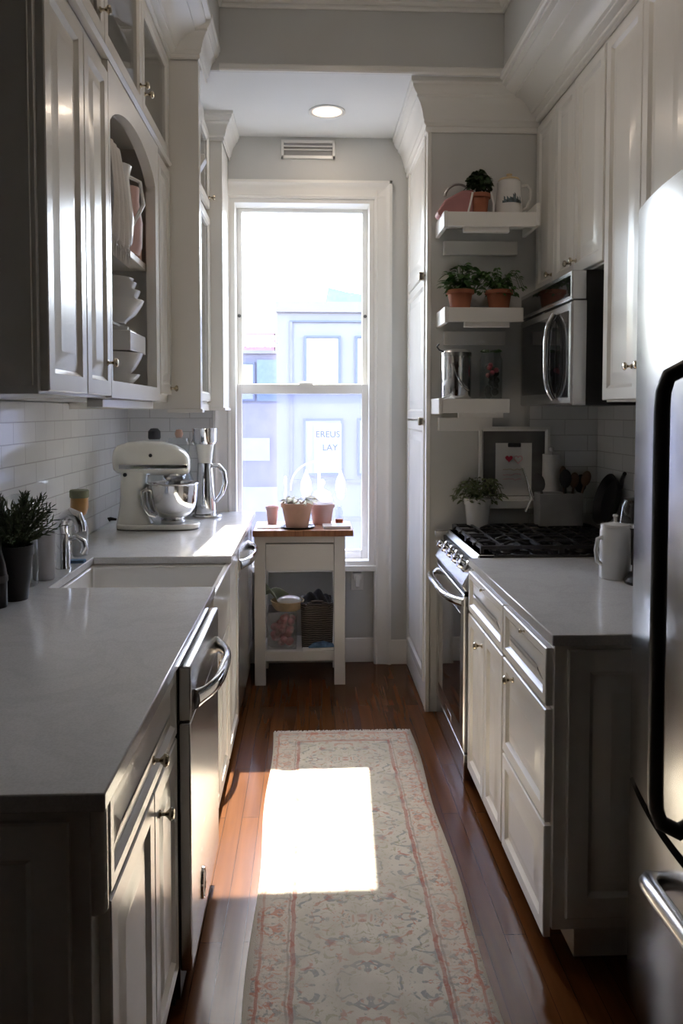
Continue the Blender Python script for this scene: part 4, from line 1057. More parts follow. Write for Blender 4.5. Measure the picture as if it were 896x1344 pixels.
# counter by the fridge
t = thing('canister', 'white lidded canister with side handle on the right counter by the refrigerator', 'canister', (1.075,2.74,CT))
build(MB().lathe([(0.0001,0),(0.050,0),(0.054,0.005),(0.052,0.17),(0.047,0.180),(0.0001,0.181)], (0,0,0), 32), 'body', 'ceramic', t, True)
build(MB().lathe([(0.051,0.181),(0.049,0.190),(0.012,0.196),(0.006,0.198),(0.006,0.212),(0.010,0.218),(0.008,0.224),(0.0001,0.226)], (0,0,0), 28), 'lid', 'ceramic', t, True)
build(MB().tube([(-0.048,-0.01,0.145),(-0.066,-0.012,0.14),(-0.072,-0.012,0.10),(-0.066,-0.012,0.06),(-0.05,-0.01,0.05)], 0.008, 10), 'handle', 'ceramic', t, True)
t = thing('coffee_grinder', 'black rounded coffee grinder partly hidden behind the refrigerator edge', 'grinder', (1.15,2.64,CT))
build(MB().lathe([(0.0001,0),(0.075,0),(0.078,0.01),(0.062,0.03),(0.05,0.04),(0.048,0.15),(0.040,0.17),(0.0001,0.172)], (0,0,0), 32), 'body', 'black', t, True)
build(MB().lathe([(0.044,0.168),(0.047,0.172),(0.044,0.177)], (0,0,0), 32), 'ring', 'steel', t, True)
t = thing('kettle', 'dark kettle with steel band at the right end of the counter near the wall', 'kettle', (1.27,3.02,CT))
build(MB().lathe([(0.0001,0),(0.07,0),(0.074,0.01),(0.070,0.14),(0.0001,0.142)], (0,0,0), 32), 'base', 'black', t, True)
build(MB().lathe([(0.071,0.14),(0.073,0.15),(0.071,0.158)], (0,0,0), 32), 'band', 'chrome', t, True)
build(MB().lathe([(0.070,0.158),(0.062,0.22),(0.05,0.245),(0.02,0.252),(0.0001,0.253)], (0,0,0), 32), 'carafe', 'blackglass', t, True)

# ------------------------------------------------------------------ left counter items
t = potted('rosemary_plant', 'rosemary bush in a dark tapered pot on the left counter', 'plant', (-0.915,2.50,CT), 0.038, 0.058, 0.17, 'darkpot', 'needle', 'rosemary', 5, rim=0.0)
t = thing('bottle', 'slim black bottle with a collar in front of the rosemary at the left edge', 'bottle', (-0.93,2.40,CT))
build(MB().lathe([(0.0001,0),(0.026,0),(0.028,0.005),(0.028,0.10),(0.024,0.13),(0.014,0.17),(0.012,0.21),(0.0001,0.212)], (0,0,0), 24), 'body', 'black', t, True)
build(MB().lathe([(0.0282,0.075),(0.031,0.08),(0.031,0.092),(0.0282,0.097)], (0,0,0), 24), 'collar', 'rubber', t, True)
t = thing('glass_jar', 'clear bell-shaped glass jar against the tiles behind the rosemary', 'jar', (-0.975,2.70,CT))
build(MB().lathe([(0.0001,0),(0.06,0),(0.063,0.006),(0.063,0.22),(0.06,0.265),(0.045,0.295),(0.02,0.308),(0.0001,0.31)], (0,0,0), 28), 'body', 'glass', t, True)
build(MB().lathe([(0.0635,0.20),(0.066,0.204),(0.066,0.214),(0.0635,0.218)], (0,0,0), 28), 'band', 'chrome', t, True)
t = thing('tumbler', 'frosted straight tumbler just right of the rosemary pot', 'glass', (-0.925,2.80,CT))
build(MB().lathe([(0.0001,0.0),(0.034,0.0),(0.037,0.004),(0.040,0.165),(0.037,0.165),(0.034,0.01),(0.0001,0.01)], (0,0,0), 28), 'body', 'cloudy', t, True)
t = thing('faucet', 'chrome sink faucet with a rounded head behind the sink', 'faucet', (-0.915,2.99,CT))
build(MB().lathe([(0.0001,0),(0.028,0),(0.028,0.006),(0.025,0.012),(0.024,0.12),(0.024,0.13),(0.0001,0.131)], (0,0,0), 24), 'base', 'chrome', t, True)
build(MB().tube([(0,0,0.12),(-0.005,0,0.16),(0.005,0,0.19),(0.03,-0.005,0.205),(0.055,-0.008,0.195),(0.066,-0.01,0.165),(0.068,-0.01,0.14)], [0.019,0.022,0.024,0.024,0.023,0.021,0.019], 14), 'spout', 'chrome', t, True)
build(MB().tube([(0.018,0,0.11),(0.05,0.0,0.118),(0.075,0.002,0.10),(0.08,0.002,0.075),(0.068,0,0.055)], [0.009,0.009,0.011,0.012,0.008], 10), 'lever', 'chrome', t, True)
t = thing('soap_bottle', 'clear pump soap bottle with an amber top behind the sink', 'bottle', (-0.93,3.26,CT))
build(MB().lathe([(0.0001,0),(0.030,0),(0.033,0.005),(0.034,0.11),(0.027,0.14),(0.016,0.15),(0.016,0.165),(0.0001,0.165)], (0,0,0), 24), 'body', 'glass', t, True)
build(MB().lathe([(0.0001,0.004),(0.030,0.004),(0.031,0.105),(0.024,0.135),(0.0001,0.136)], (0,0,0), 20), 'soap', 'cloudy', t, True)
build(MB().lathe([(0.018,0.163),(0.026,0.168),(0.036,0.195),(0.034,0.255),(0.030,0.262),(0.0001,0.263)], (0,0,0), 20), 'cap', 'amber', t, True)
build(MB().lathe([(0.0345,0.235),(0.038,0.238),(0.038,0.264),(0.034,0.268),(0.0001,0.269)], (0,0,0), 20), 'cap_rim', 'olive', t, True)
solo(MB().box(-0.03,0.03,-0.018,0.018,0,0.012), 'sponge', 'blue', 'small blue sponge lying by the back edge of the sink', 'sponge', (-0.895,3.10,CT), bevel=0.003)

# stand mixer (long axis along +x)
t = thing('stand_mixer', 'cream stand mixer with steel bowl on the left counter', 'mixer', (-0.765,4.0,CT), R(2))
def oval(mb, stations, seg=24, axis='x'):
    """closed body swept along x with superellipse sections (x, yhalf, zc, zhalf)"""
    vs = []; fs = []
    for (x, hy, zc, hz) in stations:
        for k in range(seg):
            a = 2*PI*k/seg; c, s_ = math.cos(a), math.sin(a)
            e = 0.72
            vs.append((x, hy*math.copysign(abs(c)**e, c), zc+hz*math.copysign(abs(s_)**e, s_)))
    n = len(stations)
    for i in range(n-1):
        for k in range(seg): fs.append((i*seg+k, i*seg+(k+1)%seg, (i+1)*seg+(k+1)%seg, (i+1)*seg+k))
    fs += [tuple(range(seg)), tuple((n-1)*seg+k for k in range(seg))]
    return mb.add(vs, fs)
# base foot
bp = []
for i in range(32):
    a = 2*PI*i/32; c, s_ = math.cos(a), math.sin(a)
    wv = 0.105 if c > 0 else 0.095
    bp.append((0.015+0.205*math.copysign(abs(c)**0.55,c), wv*math.copysign(abs(s_)**0.65,s_)))
mb = MB().prism(bp, 'z', 0.004, 0.030)
build(mb, 'base', 'enamel', t, True, bevel=0.008, seg=3)
build(MB().prism([(x*0.985,y*0.97) for x,y in bp], 'z', 0.0, 0.005), 'foot_pad', 'rubber', t, True)
# column (neck)
vs = []; fs = []; seg = 20
st = [(0.022,-0.10,0.092,0.075),(0.06,-0.105,0.078,0.066),(0.12,-0.108,0.066,0.060),(0.20,-0.108,0.062,0.058),(0.265,-0.102,0.066,0.060),(0.29,-0.095,0.07,0.06)]
for (z, xc, hx, hy) in st:
    for k in range(seg):
        a = 2*PI*k/seg; c, s_ = math.cos(a), math.sin(a)
        vs.append((xc+hx*math.copysign(abs(c)**0.75,c), hy*math.copysign(abs(s_)**0.75,s_), z))
for i in range(len(st)-1):
    for k in range(seg): fs.append((i*seg+k, i*seg+(k+1)%seg, (i+1)*seg+(k+1)%seg, (i+1)*seg+k))
fs += [tuple(range(seg)), tuple((len(st)-1)*seg+k for k in range(seg))]
build(MB().add(vs, fs), 'column', 'enamel', t, True, ang=60)
hd = oval(MB(), [(-0.205,0.03,0.345,0.03),(-0.198,0.052,0.345,0.052),(-0.18,0.066,0.348,0.070),(-0.13,0.074,0.352,0.083),(-0.05,0.078,0.356,0.087),(0.04,0.077,0.352,0.085),(0.10,0.073,0.342,0.077),(0.145,0.066,0.33,0.062),(0.165,0.056,0.322,0.046),(0.172,0.035,0.32,0.028)])
build(hd, 'head', 'enamel', t, True, ang=60)
build(MB().box(-0.165,0.168,-0.081,-0.07,0.303,0.326), 'trim_band', 'chrome', t, True, bevel=0.003)
build(MB().lathe([(0.0001,0.0),(0.008,0.0),(0.009,0.006),(0.006,0.010),(0.0001,0.011)], (-0.01,-0.077,0.37), 14, '-y'), 'lock_knob', 'black', t, True)
build(MB().lathe([(0.0001,0.0),(0.009,0.0),(0.010,0.014),(0.007,0.018),(0.0001,0.019)], (-0.135,-0.062,0.275), 14, '-y'), 'speed_lever', 'black', t, True)
build(MB().lathe([(0.0001,0.215),(0.028,0.215),(0.03,0.235),(0.052,0.25),(0.058,0.268),(0.05,0.285),(0.0001,0.29)], (0.095,0,0), 28), 'attachment_hub', 'steel', t, True)
build(MB().lathe([(0.0001,0.12),(0.006,0.12),(0.010,0.16),(0.010,0.22),(0.0001,0.22)], (0.095,0,0), 16), 'beater_shaft', 'chrome', t, True)
b = build(MB().lathe([(0.0001,0.034),(0.058,0.034),(0.060,0.044),(0.048,0.050),(0.062,0.056),(0.090,0.075),(0.110,0.105),(0.120,0.145),(0.124,0.195),(0.126,0.222),(0.131,0.227),(0.129,0.231),(0.122,0.226),(0.118,0.17),(0.105,0.10),(0.07,0.065),(0.0001,0.060)], (0.085,0,0), 44), 'bowl', 'chrome', t, True)
build(MB().tube([(-0.035,-0.045,0.20),(-0.055,-0.07,0.19),(-0.050,-0.075,0.13),(-0.022,-0.065,0.08),(0.01,-0.05,0.068)], 0.009, 10, flat=(0.6,1.3)), 'bowl_handle', 'chrome', b, True)
build(MB().tube([(-0.19,-0.02,0.05),(-0.215,-0.03,0.055),(-0.225,-0.03,0.05)], [0.006,0.009,0.012], 10), 'cord_plug', 'black', t, True)
# chrome juicer/carafe
t = thing('coffee_maker', 'tall chrome coffee maker with cup top and curved handle in the corner by the window', 'coffee maker', (-0.575,4.44,CT), R(-5))
build(MB().lathe([(0.0001,0),(0.080,0),(0.082,0.006),(0.078,0.014),(0.05,0.018),(0.0001,0.019)], (0.01,0,0), 36), 'base_plate', 'steel', t, True)
build(MB().lathe([(0.0001,0.018),(0.058,0.018),(0.060,0.03),(0.050,0.16),(0.042,0.275),(0.040,0.30),(0.0001,0.301)], (0,0,0), 36), 'carafe', 'chrome', t, True)
build(MB().lathe([(0.0001,0.30),(0.038,0.30),(0.045,0.36),(0.052,0.41),(0.0001,0.412)], (0,0,0), 32), 'funnel', 'amber' if False else 'enamel', t, True)
build(MB().lathe([(0.0001,0.405),(0.058,0.405),(0.066,0.42),(0.068,0.485),(0.070,0.492),(0.064,0.492),(0.062,0.43),(0.0001,0.425)], (0,0,0), 36), 'cup', 'chrome', t, True)
build(MB().tube([(0.038,0,0.285),(0.075,0,0.285),(0.105,0,0.25),(0.112,0,0.19),(0.095,0,0.13),(0.06,0,0.085)], [0.012,0.013,0.014,0.014,0.013,0.010], 12), 'handle', 'chrome', t, True)
build(MB().tube([(-0.06,0,0.40),(-0.075,0,0.415),(-0.072,0,0.43)], 0.005, 8), 'spout', 'chrome', t, True)
# glass decanters behind mixer
t = thing('decanter', 'round clear glass decanter between the mixer and the chrome coffee maker', 'decanter', (-0.73,4.52,CT))
build(MB().lathe([(0.0001,0),(0.06,0),(0.085,0.02),(0.098,0.08),(0.090,0.17),(0.06,0.25),(0.045,0.30),(0.055,0.36),(0.062,0.40),(0.055,0.435),(0.0001,0.44)], (0,0,0), 32), 'body', 'glass', t, True)
build(MB().lathe([(0.0001,0.44),(0.018,0.44),(0.024,0.46),(0.016,0.482),(0.0001,0.485)], (0,0,0), 20), 'stopper', 'terra2', t, True)
t = thing('bottle', 'dark-topped glass bottle standing behind the stand mixer', 'bottle', (-0.86,4.48,CT))
build(MB().lathe([(0.0001,0),(0.04,0),(0.042,0.01),(0.042,0.33),(0.030,0.40),(0.030,0.45),(0.0001,0.452)], (0,0,0), 24), 'body', 'glass', t, True)
build(MB().lathe([(0.031,0.43),(0.035,0.44),(0.034,0.475),(0.02,0.49),(0.0001,0.492)], (0,0,0), 20), 'cap', 'darkpot', t, True)

# ------------------------------------------------------------------ dishes in the niche
def bowl_prof(r, h): return [(0.0001,0),(r*0.5,0),(r*0.52,h*0.08),(r*0.78,h*0.4),(r*0.95,h*0.8),(r,h),(r*0.96,h),(r*0.75,h*0.45),(r*0.45,h*0.16),(0.0001,h*0.14)]
ys = 2.97; xs = -0.735
G = 'dishes on the shelves of the arched niche'
z = 1.586
solo(MB().lathe(bowl_prof(0.115,0.05), seg=36), 'plate', 'ceramic', 'shallow white dish at the bottom of the lower stack in the niche', 'dish', (xs,ys,z), group=G)
solo(MB().lathe(bowl_prof(0.125,0.095), seg=36), 'bowl', 'ceramic', 'white bowl under the square dish in the lower stack of the niche', 'bowl', (xs,ys,z+0.032), group=G)
mb = shell(MB(), -0.12,0.12,-0.13,0.13,0,0.07,0.008,0.01)
solo(mb, 'baking_dish', 'ceramic', 'white rectangular baking dish below the cup in the niche', 'dish', (xs-0.01,ys,z+0.13), group=G, bevel=0.012, seg=3)
t = thing('cup', 'white cup on the baking dish in the niche', 'cup', (xs+0.02,ys+0.03,z+0.142), 0, G)
build(MB().lathe([(0.0001,0),(0.04,0),(0.044,0.01),(0.05,0.085),(0.047,0.085),(0.041,0.012),(0.0001,0.010)], seg=28), 'body', 'ceramic', t, True)
build(MB().tube([(0.0,0.046,0.07),(0.0,0.075,0.065),(0.0,0.078,0.04),(0.0,0.044,0.02)], 0.005, 8), 'handle', 'ceramic', t, True)
G2 = 'stack of bowls on the middle shelf of the niche'
z = 1.821
for i, (r, h, dz, lb) in enumerate(((0.13,0.085,0,'widest white bowl at the base of the upper stack in the niche'),(0.118,0.08,0.04,'white bowl second from the bottom of the upper stack in the niche'),(0.105,0.07,0.08,'white bowl second from the top of the upper stack in the niche'),(0.095,0.05,0.115,'smallest white bowl with dark rim on top of the upper stack in the niche'))):
    solo(MB().lathe(bowl_prof(r,h), seg=36), 'bowl', 'ceramic', lb, 'bowl', (xs,ys+0.0,z+dz), group=G2)
# tall white vases and a cloth above
z = 2.0855
t = thing('linen_towel', 'white fringed linen cloth hanging over the upper shelf edge in the niche', 'cloth', (-0.628,2.645,z))
mb = MB(); nu, nv = 16, 14; vs = []; fs = []
for jv in range(nv+1):
    for iu in range(nu+1):
        u = -0.12+0.24*iu/nu; v = jv/nv
        wr = 0.012*math.sin(iu*1.3+jv*0.25)*(0.3+v)
        x = 0.0 + 0.022*math.sin(v*2.0) + wr*0.8
        zz = 0.29*(1-v) - 0.05*v + 0.012*math.sin(iu*2.1)*(1 if jv == nv else 0.1)
        yy = u*(0.62+0.38*v)
        vs.append((x, yy, zz))
for jv in range(nv):
    for iu in range(nu):
        k = jv*(nu+1)+iu; fs.append((k,k+1,k+nu+2,k+nu+1))
build(MB().add(vs, fs), 'fabric', 'cloth', t, True, solid=0.008, sub=1)
mb = MB()
for i in range(24):
    yy = -0.117+0.234*i/23; 
    mb.tube([(0.022,yy,-0.035),(0.024+0.004*math.sin(i),yy+0.003*math.sin(i*2.3),-0.065),(0.022,yy+0.004*math.sin(i*1.1),-0.10)], 0.0022, 5)
build(mb, 'fringe', 'cloth', t, True)
t = thing('pitcher', 'tall white pitcher beside the hanging cloth on the upper niche shelf', 'pitcher', (-0.68,2.865,z))
build(MB().lathe([(0.0001,0),(0.055,0),(0.06,0.01),(0.066,0.09),(0.056,0.18),(0.05,0.235),(0.060,0.275),(0.056,0.275),(0.045,0.235),(0.05,0.17),(0.058,0.09),(0.05,0.015),(0.0001,0.012)], seg=32), 'body', 'ceramic', t, True)
build(MB().tube([(0.04,0.04,0.25),(0.075,0.07,0.24),(0.085,0.075,0.16),(0.05,0.048,0.08)], 0.007, 10), 'handle', 'ceramic', t, True)
t = thing('vase', 'pale pink fluted vase at the far end of the upper niche shelf', 'vase', (-0.68,3.05,z))
build(MB().lathe([(0.0001,0),(0.045,0),(0.055,0.03),(0.058,0.12),(0.045,0.2),(0.048,0.25),(0.044,0.25),(0.04,0.2),(0.05,0.1),(0.0001,0.015)], seg=32), 'body', 'pinkglaze', t, True)
solo(MB().box(-0.06,0.06,-0.02,0.02,0,0.21), 'orange_reflection_box', 'terra2', 'added tan box standing for an orange reflection at the far end of the upper niche shelf', 'box', (-0.715,3.175,z), bevel=0.004)  # added box, its colour stands for an orange reflection on the niche wall

# ------------------------------------------------------------------ window table
t = thing('kitchen_cart', 'small white table with drawer, shelf and wood top under the window', 'table', (-0.03,4.47,0))
tx0, tx1, ty0, ty1 = -0.297, 0.198, 4.31, 4.645
build(MB().box(-0.305, 0.242, 4.29, 4.655, 0.822, 0.856), 'tabletop', 'wood', t, bevel=0.004)
lw = 0.06
for lx in (tx0, tx1-lw):
    for ly in (ty0, ty1-lw+0.015):
        build(MB().box(lx, lx+lw, ly, ly+lw-0.015, 0, 0.822), 'leg', 'cab', t, bevel=0.002)
build(MB().box(tx0+lw, tx1-lw, ty0+0.008, ty0+0.03, 0.785, 0.822).box(tx0+0.01,tx0+0.03,ty0+0.04,ty1-0.04,0.62,0.822).box(tx1-0.03,tx1-0.01,ty0+0.04,ty1-0.04,0.62,0.822).box(tx0+lw, tx1-lw, ty1-0.03, ty1-0.012, 0.62, 0.822), 'apron', 'cab', t, bevel=0.001)
build(MB().box(tx0+lw+0.002, tx1-lw-0.002, ty0+0.004, ty1-0.05, 0.632, 0.778), 'drawer', 'cab', t, bevel=0.003)
build(MB().box(tx0+0.02, tx1-0.02, ty0+0.012, ty1-0.012, 0.162, 0.185).box(tx0+lw, tx1-lw, ty0+0.012, ty0+0.035, 0.130, 0.165), 'shelf', 'cab', t, bevel=0.002)
# things on the shelf
zS = 0.1855
t = thing('storage_bin', 'cloudy plastic bin of red packets on the lower shelf of the window table', 'bin', (-0.155,4.45,zS))
build(shell(MB(), -0.075,0.085,-0.095,0.095,0,0.205,0.003,0.004), 'tub', 'bin', t, True, bevel=0.004)
random.seed(9); mb = MB()
for i in range(26):
    mb.ball((random.uniform(-.048,.058),random.uniform(-.066,-.02),0.03+0.0055*i), random.uniform(0.022,0.026), 8, 6, sz=0.9)
build(mb, 'contents', 'red', t, True)
t = thing('bread_basket', 'pale woven bowl sitting on top of the plastic bin', 'basket', (-0.12,4.44,0.392))
build(MB().lathe([(0.0001,0),(0.07,0),(0.085,0.02),(0.094,0.05),(0.09,0.052),(0.08,0.025),(0.065,0.008),(0.0001,0.006)], seg=32), 'bowl', 'tan', t, True)
build(MB().ball((0.01,-0.01,0.05), 0.07, 20, 10, sz=0.38), 'bread', 'enamel', t, True)
mb = MB()
vs=[];fs=[]
for jv in range(9):
    for iu in range(9):
        u=-0.085+0.17*iu/8; v=-0.05+0.1*jv/8
        vs.append((u*0.8-0.012*jv*0.3, v, 0.05+0.03*math.sin(iu*0.9+jv*0.5)+0.075*(1-iu/8)*math.exp(-((jv-4)/4)**2)))
for jv in range(8):
    for iu in range(8): k=jv*9+iu; fs.append((k,k+1,k+10,k+9))
solo(mb.add(vs,fs), 'dish_towel', 'olive', 'crumpled olive cloth heaped behind the pale woven bowl', 'towel', (-0.18,4.50,0.40), solid=0.01, sub=1)
t = thing('storage_basket', 'dark wicker basket on the lower shelf of the window table', 'basket', (0.045,4.46,zS))
bk = []
mb = MB()
def rrect(hx,hy,z,r=0.03,n=5):
    out=[]
    for (cx,cy,a0) in ((hx-r,hy-r,0),(-hx+r,hy-r,PI/2),(-hx+r,-hy+r,PI),(hx-r,-hy+r,1.5*PI)):
        for i in range(n+1):
            a=a0+PI/2*i/n; out.append((cx+r*math.cos(a),cy+r*math.sin(a),z))
    return out
loops=[rrect(0.085,0.095,0.0),rrect(0.088,0.10,0.12),rrect(0.092,0.105,0.255),rrect(0.082,0.095,0.255),rrect(0.078,0.09,0.10),rrect(0.075,0.085,0.012)]
k=len(loops[0]); vs=[p for l in loops for p in l]; fs=[tuple(range(k)),tuple((len(loops)-1)*k+i for i in range(k))]
for q_ in range(len(loops)-1):
    for i in range(k): fs.append((q_*k+i,q_*k+(i+1)%k,(q_+1)*k+(i+1)%k,(q_+1)*k+i))
build(mb.add(vs,fs), 'body', 'wicker', t, True, ang=30)
build(MB().tube(arc((0.0,-0.108,0.215),0.075,R(10),R(170),14,rz=0.055), 0.006, 8), 'handle', 'wicker', t, True)
random.seed(2); vs=[]; fs=[]
for jv in range(11):
    for iu in range(13):
        u=-0.08+0.16*iu/12; v=-0.085+0.17*jv/10
        ed=min(iu,12-iu)/6*min(jv,10-jv)/5
        vs.append((u,v,0.235+0.075*ed**0.5+0.02*math.sin(iu*1.4+jv*0.8)))
for jv in range(10):
    for iu in range(12): k=jv*13+iu; fs.append((k,k+1,k+14,k+13))
solo(MB().add(vs,fs), 'folded_cloth', 'darkcloth', 'black cloth bundled in the dark wicker basket', 'cloth', (0.045,4.46,zS), solid=0.012, sub=1)
t = thing('magazine', 'pile of blue printed paper lying in front of the dark wicker basket', 'magazine', (0.06,4.345,zS), R(6))
build(MB().box(-0.095,0.075,-0.016,0.014,0,0.014), 'pages', 'paper', t, True, bevel=0.002)
build(MB().prism([(-0.065,0.0142),(0.078,0.0142),(0.075,0.03),(0.02,0.046),(-0.04,0.036)], 'y', -0.014, 0.012), 'cover', 'blue', t, True, bevel=0.003)
# things on the table top
zT = 0.8565
t = thing('tray', 'dark round tray under the pot on the window table', 'tray', (-0.06,4.40,zT))
build(MB().lathe([(0.0001,0),(0.088,0),(0.096,0.010),(0.092,0.010),(0.086,0.004),(0.0001,0.004)], seg=36), 'dish', 'black', t, True)
t = potted('potted_plant', 'pale terracotta pot of leaves coloured pale as if backlit at the front of the window table', 'plant', (-0.065,4.40,zT+0.0045), 0.062, 0.088, 0.135, 'terra2', 'flower', 'backlit_leaf', 66, rim=0.002)
t = thing('plant_marker', 'slim glass stake standing in the pale terracotta pot', 'marker', (-0.125,4.40,zT+0.10))
build(MB().tube([(0,0,0),(-0.005,0,0.08),(-0.004,0,0.17)], [0.008,0.009,0.012], 10), 'stem', 'glowglass', t, True)
build(MB().ball((-0.004,0,0.178),0.012,12,8), 'tip', 'glowglass', t, True)
t = thing('plant_pot', 'pink glazed pot behind the front pot on the window table', 'pot', (0.075,4.55,zT))
build(MB().lathe(pot_prof(0.052,0.072,0.115,0.002), seg=32), 'pot', 'pinkglaze', t, True, ang=30)
build(MB().lathe([(0.0001,0.095),(0.066,0.10),(0.0662,0.094)], seg=24), 'soil', 'soil', t, True)
t = thing('glass_bell', 'clear glass bell with a ball knob over the pink glazed pot', 'cloche', (0.075,4.55,zT+0.1155))
build(MB().lathe([(0.066,0.0),(0.068,0.0),(0.064,0.04),(0.048,0.07),(0.015,0.085),(0.010,0.09),(0.012,0.10),(0.022,0.115),(0.022,0.128),(0.012,0.14),(0.0001,0.141)], seg=28), 'dome', 'glowglass', t, True)
t = thing('plant_pot', 'small pale clay pot at the back left of the window table', 'pot', (-0.21,4.57,zT))
build(MB().lathe(pot_prof(0.026,0.036,0.10,0.002), seg=28), 'pot', 'pinkglaze', t, True, ang=30)
t = thing('wine_decanter', 'large clear glass globe with stem tube and hanging ornaments against the window', 'glassware', (0.06,4.60,zT))
build(MB().tube([(0,0,0.0),(0,0,0.15),(0,0,0.45)], [0.02,0.009,0.009], 12), 'stem', 'glowglass', t, True)
build(MB().tube(arc((-0.01,0,0.20),0.155,R(-5),R(185),28), 0.006, 8), 'hoop', 'glowglass', t, True)
for sx in (-0.075, 0.125):
    build(MB().lathe([(0.0001,0.09),(0.02,0.10),(0.034,0.15),(0.030,0.20),(0.012,0.245),(0.004,0.27),(0.0001,0.271)], (sx,0,0.04), 20), 'ornament', 'glowglass', t, True)
build(MB().lathe([(0.0001,0),(0.04,0),(0.042,0.006),(0.012,0.014),(0.0001,0.016)], seg=24), 'foot', 'glowglass', t, True)
t = thing('jar', 'tiny brown-bottomed jar at the back right of the window table', 'jar', (0.175,4.56,zT))
build(MB().lathe([(0.0001,0),(0.02,0),(0.022,0.004),(0.022,0.025),(0.0001,0.026)], seg=20), 'base', 'terra', t, True)
build(MB().lathe([(0.021,0.026),(0.021,0.075),(0.014,0.085),(0.014,0.1),(0.0001,0.101)], seg=20), 'body', 'glass', t, True)
t = thing('notebook', 'pale notebook lying at the right of the window table', 'book', (0.155,4.40,zT), R(4))
build(MB().box(-0.075,0.07,-0.06,0.06,0.002,0.012), 'pages', 'paper', t, True)
build(MB().box(-0.077,0.072,-0.062,0.062,0.012,0.0145), 'cover', 'ceramic', t, True, bevel=0.0008)
build(MB().box(-0.077,0.072,-0.062,0.062,0,0.002), 'back_cover', 'darkpot', t, True)
t = thing('table_mat', 'pale cloth mat at the back left corner of the window table', 'mat', (-0.2,4.42,zT))
build(MB().box(-0.085,0.07,-0.055,0.06,0,0.004), 'mat', 'paper', t, True, bevel=0.001)

# ------------------------------------------------------------------ runner rug
t = thing('runner_rug', 'faded cream and red patterned runner rug on the wooden floor', 'rug', (RUG_CX,(RUG_Y0+RUG_Y1)/2,0.0))
hl = (RUG_Y1-RUG_Y0)/2; vs=[]; fs=[]
nx, ny = 12, 60; random.seed(12)
for jv in range(ny+1):
    for iu in range(nx+1):
        u = -RUG_HW+2*RUG_HW*iu/nx; v = -hl+2*hl*jv/ny
        e = 0.006*math.sin(v*7.0)*(1 if abs(u) > RUG_HW*0.99 else 0)
        z_ = 0.008+0.0012*math.sin(v*6+u*9)+0.001*math.sin(v*17)
        vs.append((u+e, v, z_))
for jv in range(ny):
    for iu in range(nx): k=jv*(nx+1)+iu; fs.append((k,k+1,k+nx+2,k+nx+1))
build(MB().add(vs,fs), 'pile', 'rug', t, True, solid=0.007)
mb = MB()
for i in range(90):
    u = -RUG_HW+0.004+2*(RUG_HW-0.004)*i/89
    mb.tube([(u,hl-0.004,0.006),(u+random.uniform(-.003,.003),hl+0.01,0.004),(u+random.uniform(-.006,.006),hl+random.uniform(0.014,0.022),0.003)],0.0022,5)
build(mb, 'fringe', 'cloth', t, True)['kind'] = 'stuff'

# ------------------------------------------------------------------ outside
struct(MB().box(-40,60,5.2,70,-9.2,-9.0), 'ground', 'ground')
def bwin(t, P, u0,u1,v0,v1):
    f = build(open_frame(P,u0,u1,v0,v1,0.06,0.05), 'window', 'bframe', t)
    pm = MB(); pbox(pm,P,u0+0.045,u1-0.045,v0+0.045,v1-0.045,0.005,0.015); build(pm,'pane','bpane',f)
    return f
by = 18.0
t = thing('building', 'pale lavender apartment building straight across, behind the right of the window', 'building', (4.0,by+0.5,-9))
P = face_y(by, -1)
build(MB().box(-0.72,9,by,by+1.3,-9,3.85), 'wall', 'lav', t)
bm_ = MB(); pbox(bm_,P,-0.74,9,3.72,3.95,-0.1,0.10); build(bm_,'cornice','lav',t)
bm_ = MB(); pbox(bm_,P,-0.42,9,3.50,3.54,0,0.05); build(bm_,'string_course','bframe',t)
bm_ = MB(); pbox(bm_,P,-0.42,-0.36,-6,3.50,0,0.05); build(bm_,'pilaster_strip','lavd',t)
bm_ = MB(); pbox(bm_,P,-0.42,9,1.95,2.05,0,0.05); build(bm_,'sill_course','lavd',t)
bwin(t,P,-0.10,0.72,2.06,3.20); bwin(t,P,1.05,1.9,2.06,3.20)
bwin(t,P,-0.12,0.78,0.05,1.35); bwin(t,P,1.1,2.0,0.05,1.35)
bm_ = MB(); pbox(bm_,P,-0.42,9,-0.12,-0.04,0,0.05); build(bm_,'sill_course','lavd',t)
bm_ = MB(); pbox(bm_,P,-0.42,9,-1.0,-0.9,0,0.05); build(bm_,'sill_course','lavd',t)
# poster in the opposite window
t = thing('window_poster', 'white lettered poster in the lower window of the lavender building', 'sign', (0.4,by-0.08,0.2))
bm_ = MB(); pbox(bm_,P,0.12,0.74,0.12,1.22,0.062,0.072); build(bm_,'sheet','bpane',t)
PT = lambda u,v,n: (u, by-0.073-n, v)
text_part('EREUS','lettering','ink',t,PT,0.43,0.92,0.20)
text_part('LAY','lettering','ink',t,PT,0.48,0.62,0.20)
text_part('(OIS','lettering','pinksign',t,PT,0.40,0.32,0.17)
bx = 19.5
t = thing('building', 'low pale blue building with a pink rooftop sign, behind the left of the window', 'building', (-3,bx+3,-9))
P2 = face_y(bx, -1)
build(MB().box(-9,-0.76,bx,bx+7,-9,2.95), 'wall', 'lavd', t)
bm_ = MB(); pbox(bm_,P2,-9,-0.77,2.90,2.98,-0.1,0.08); build(bm_,'parapet','lav',t)
bm_ = MB(); pbox(bm_,P2,-1.25,-0.76,1.75,2.75,0,0.05); build(bm_,'shutter','skyblue',t)
bwin(t,P2,-1.9,-1.3,1.75,2.7)
bm_ = MB(); pbox(bm_,P2,-1.75,-0.95,0.30,0.85,0,0.05); build(bm_,'awning','bpane',t)
bm_ = MB(); pbox(bm_,P2,-1.9,-0.78,-0.95,-0.35,0,0.05); build(bm_,'awning','bpane',t)
t = thing('rooftop_sign', 'faded pink lettering sign on the roof of the low blue building', 'sign', (-1.2,bx,2.98))
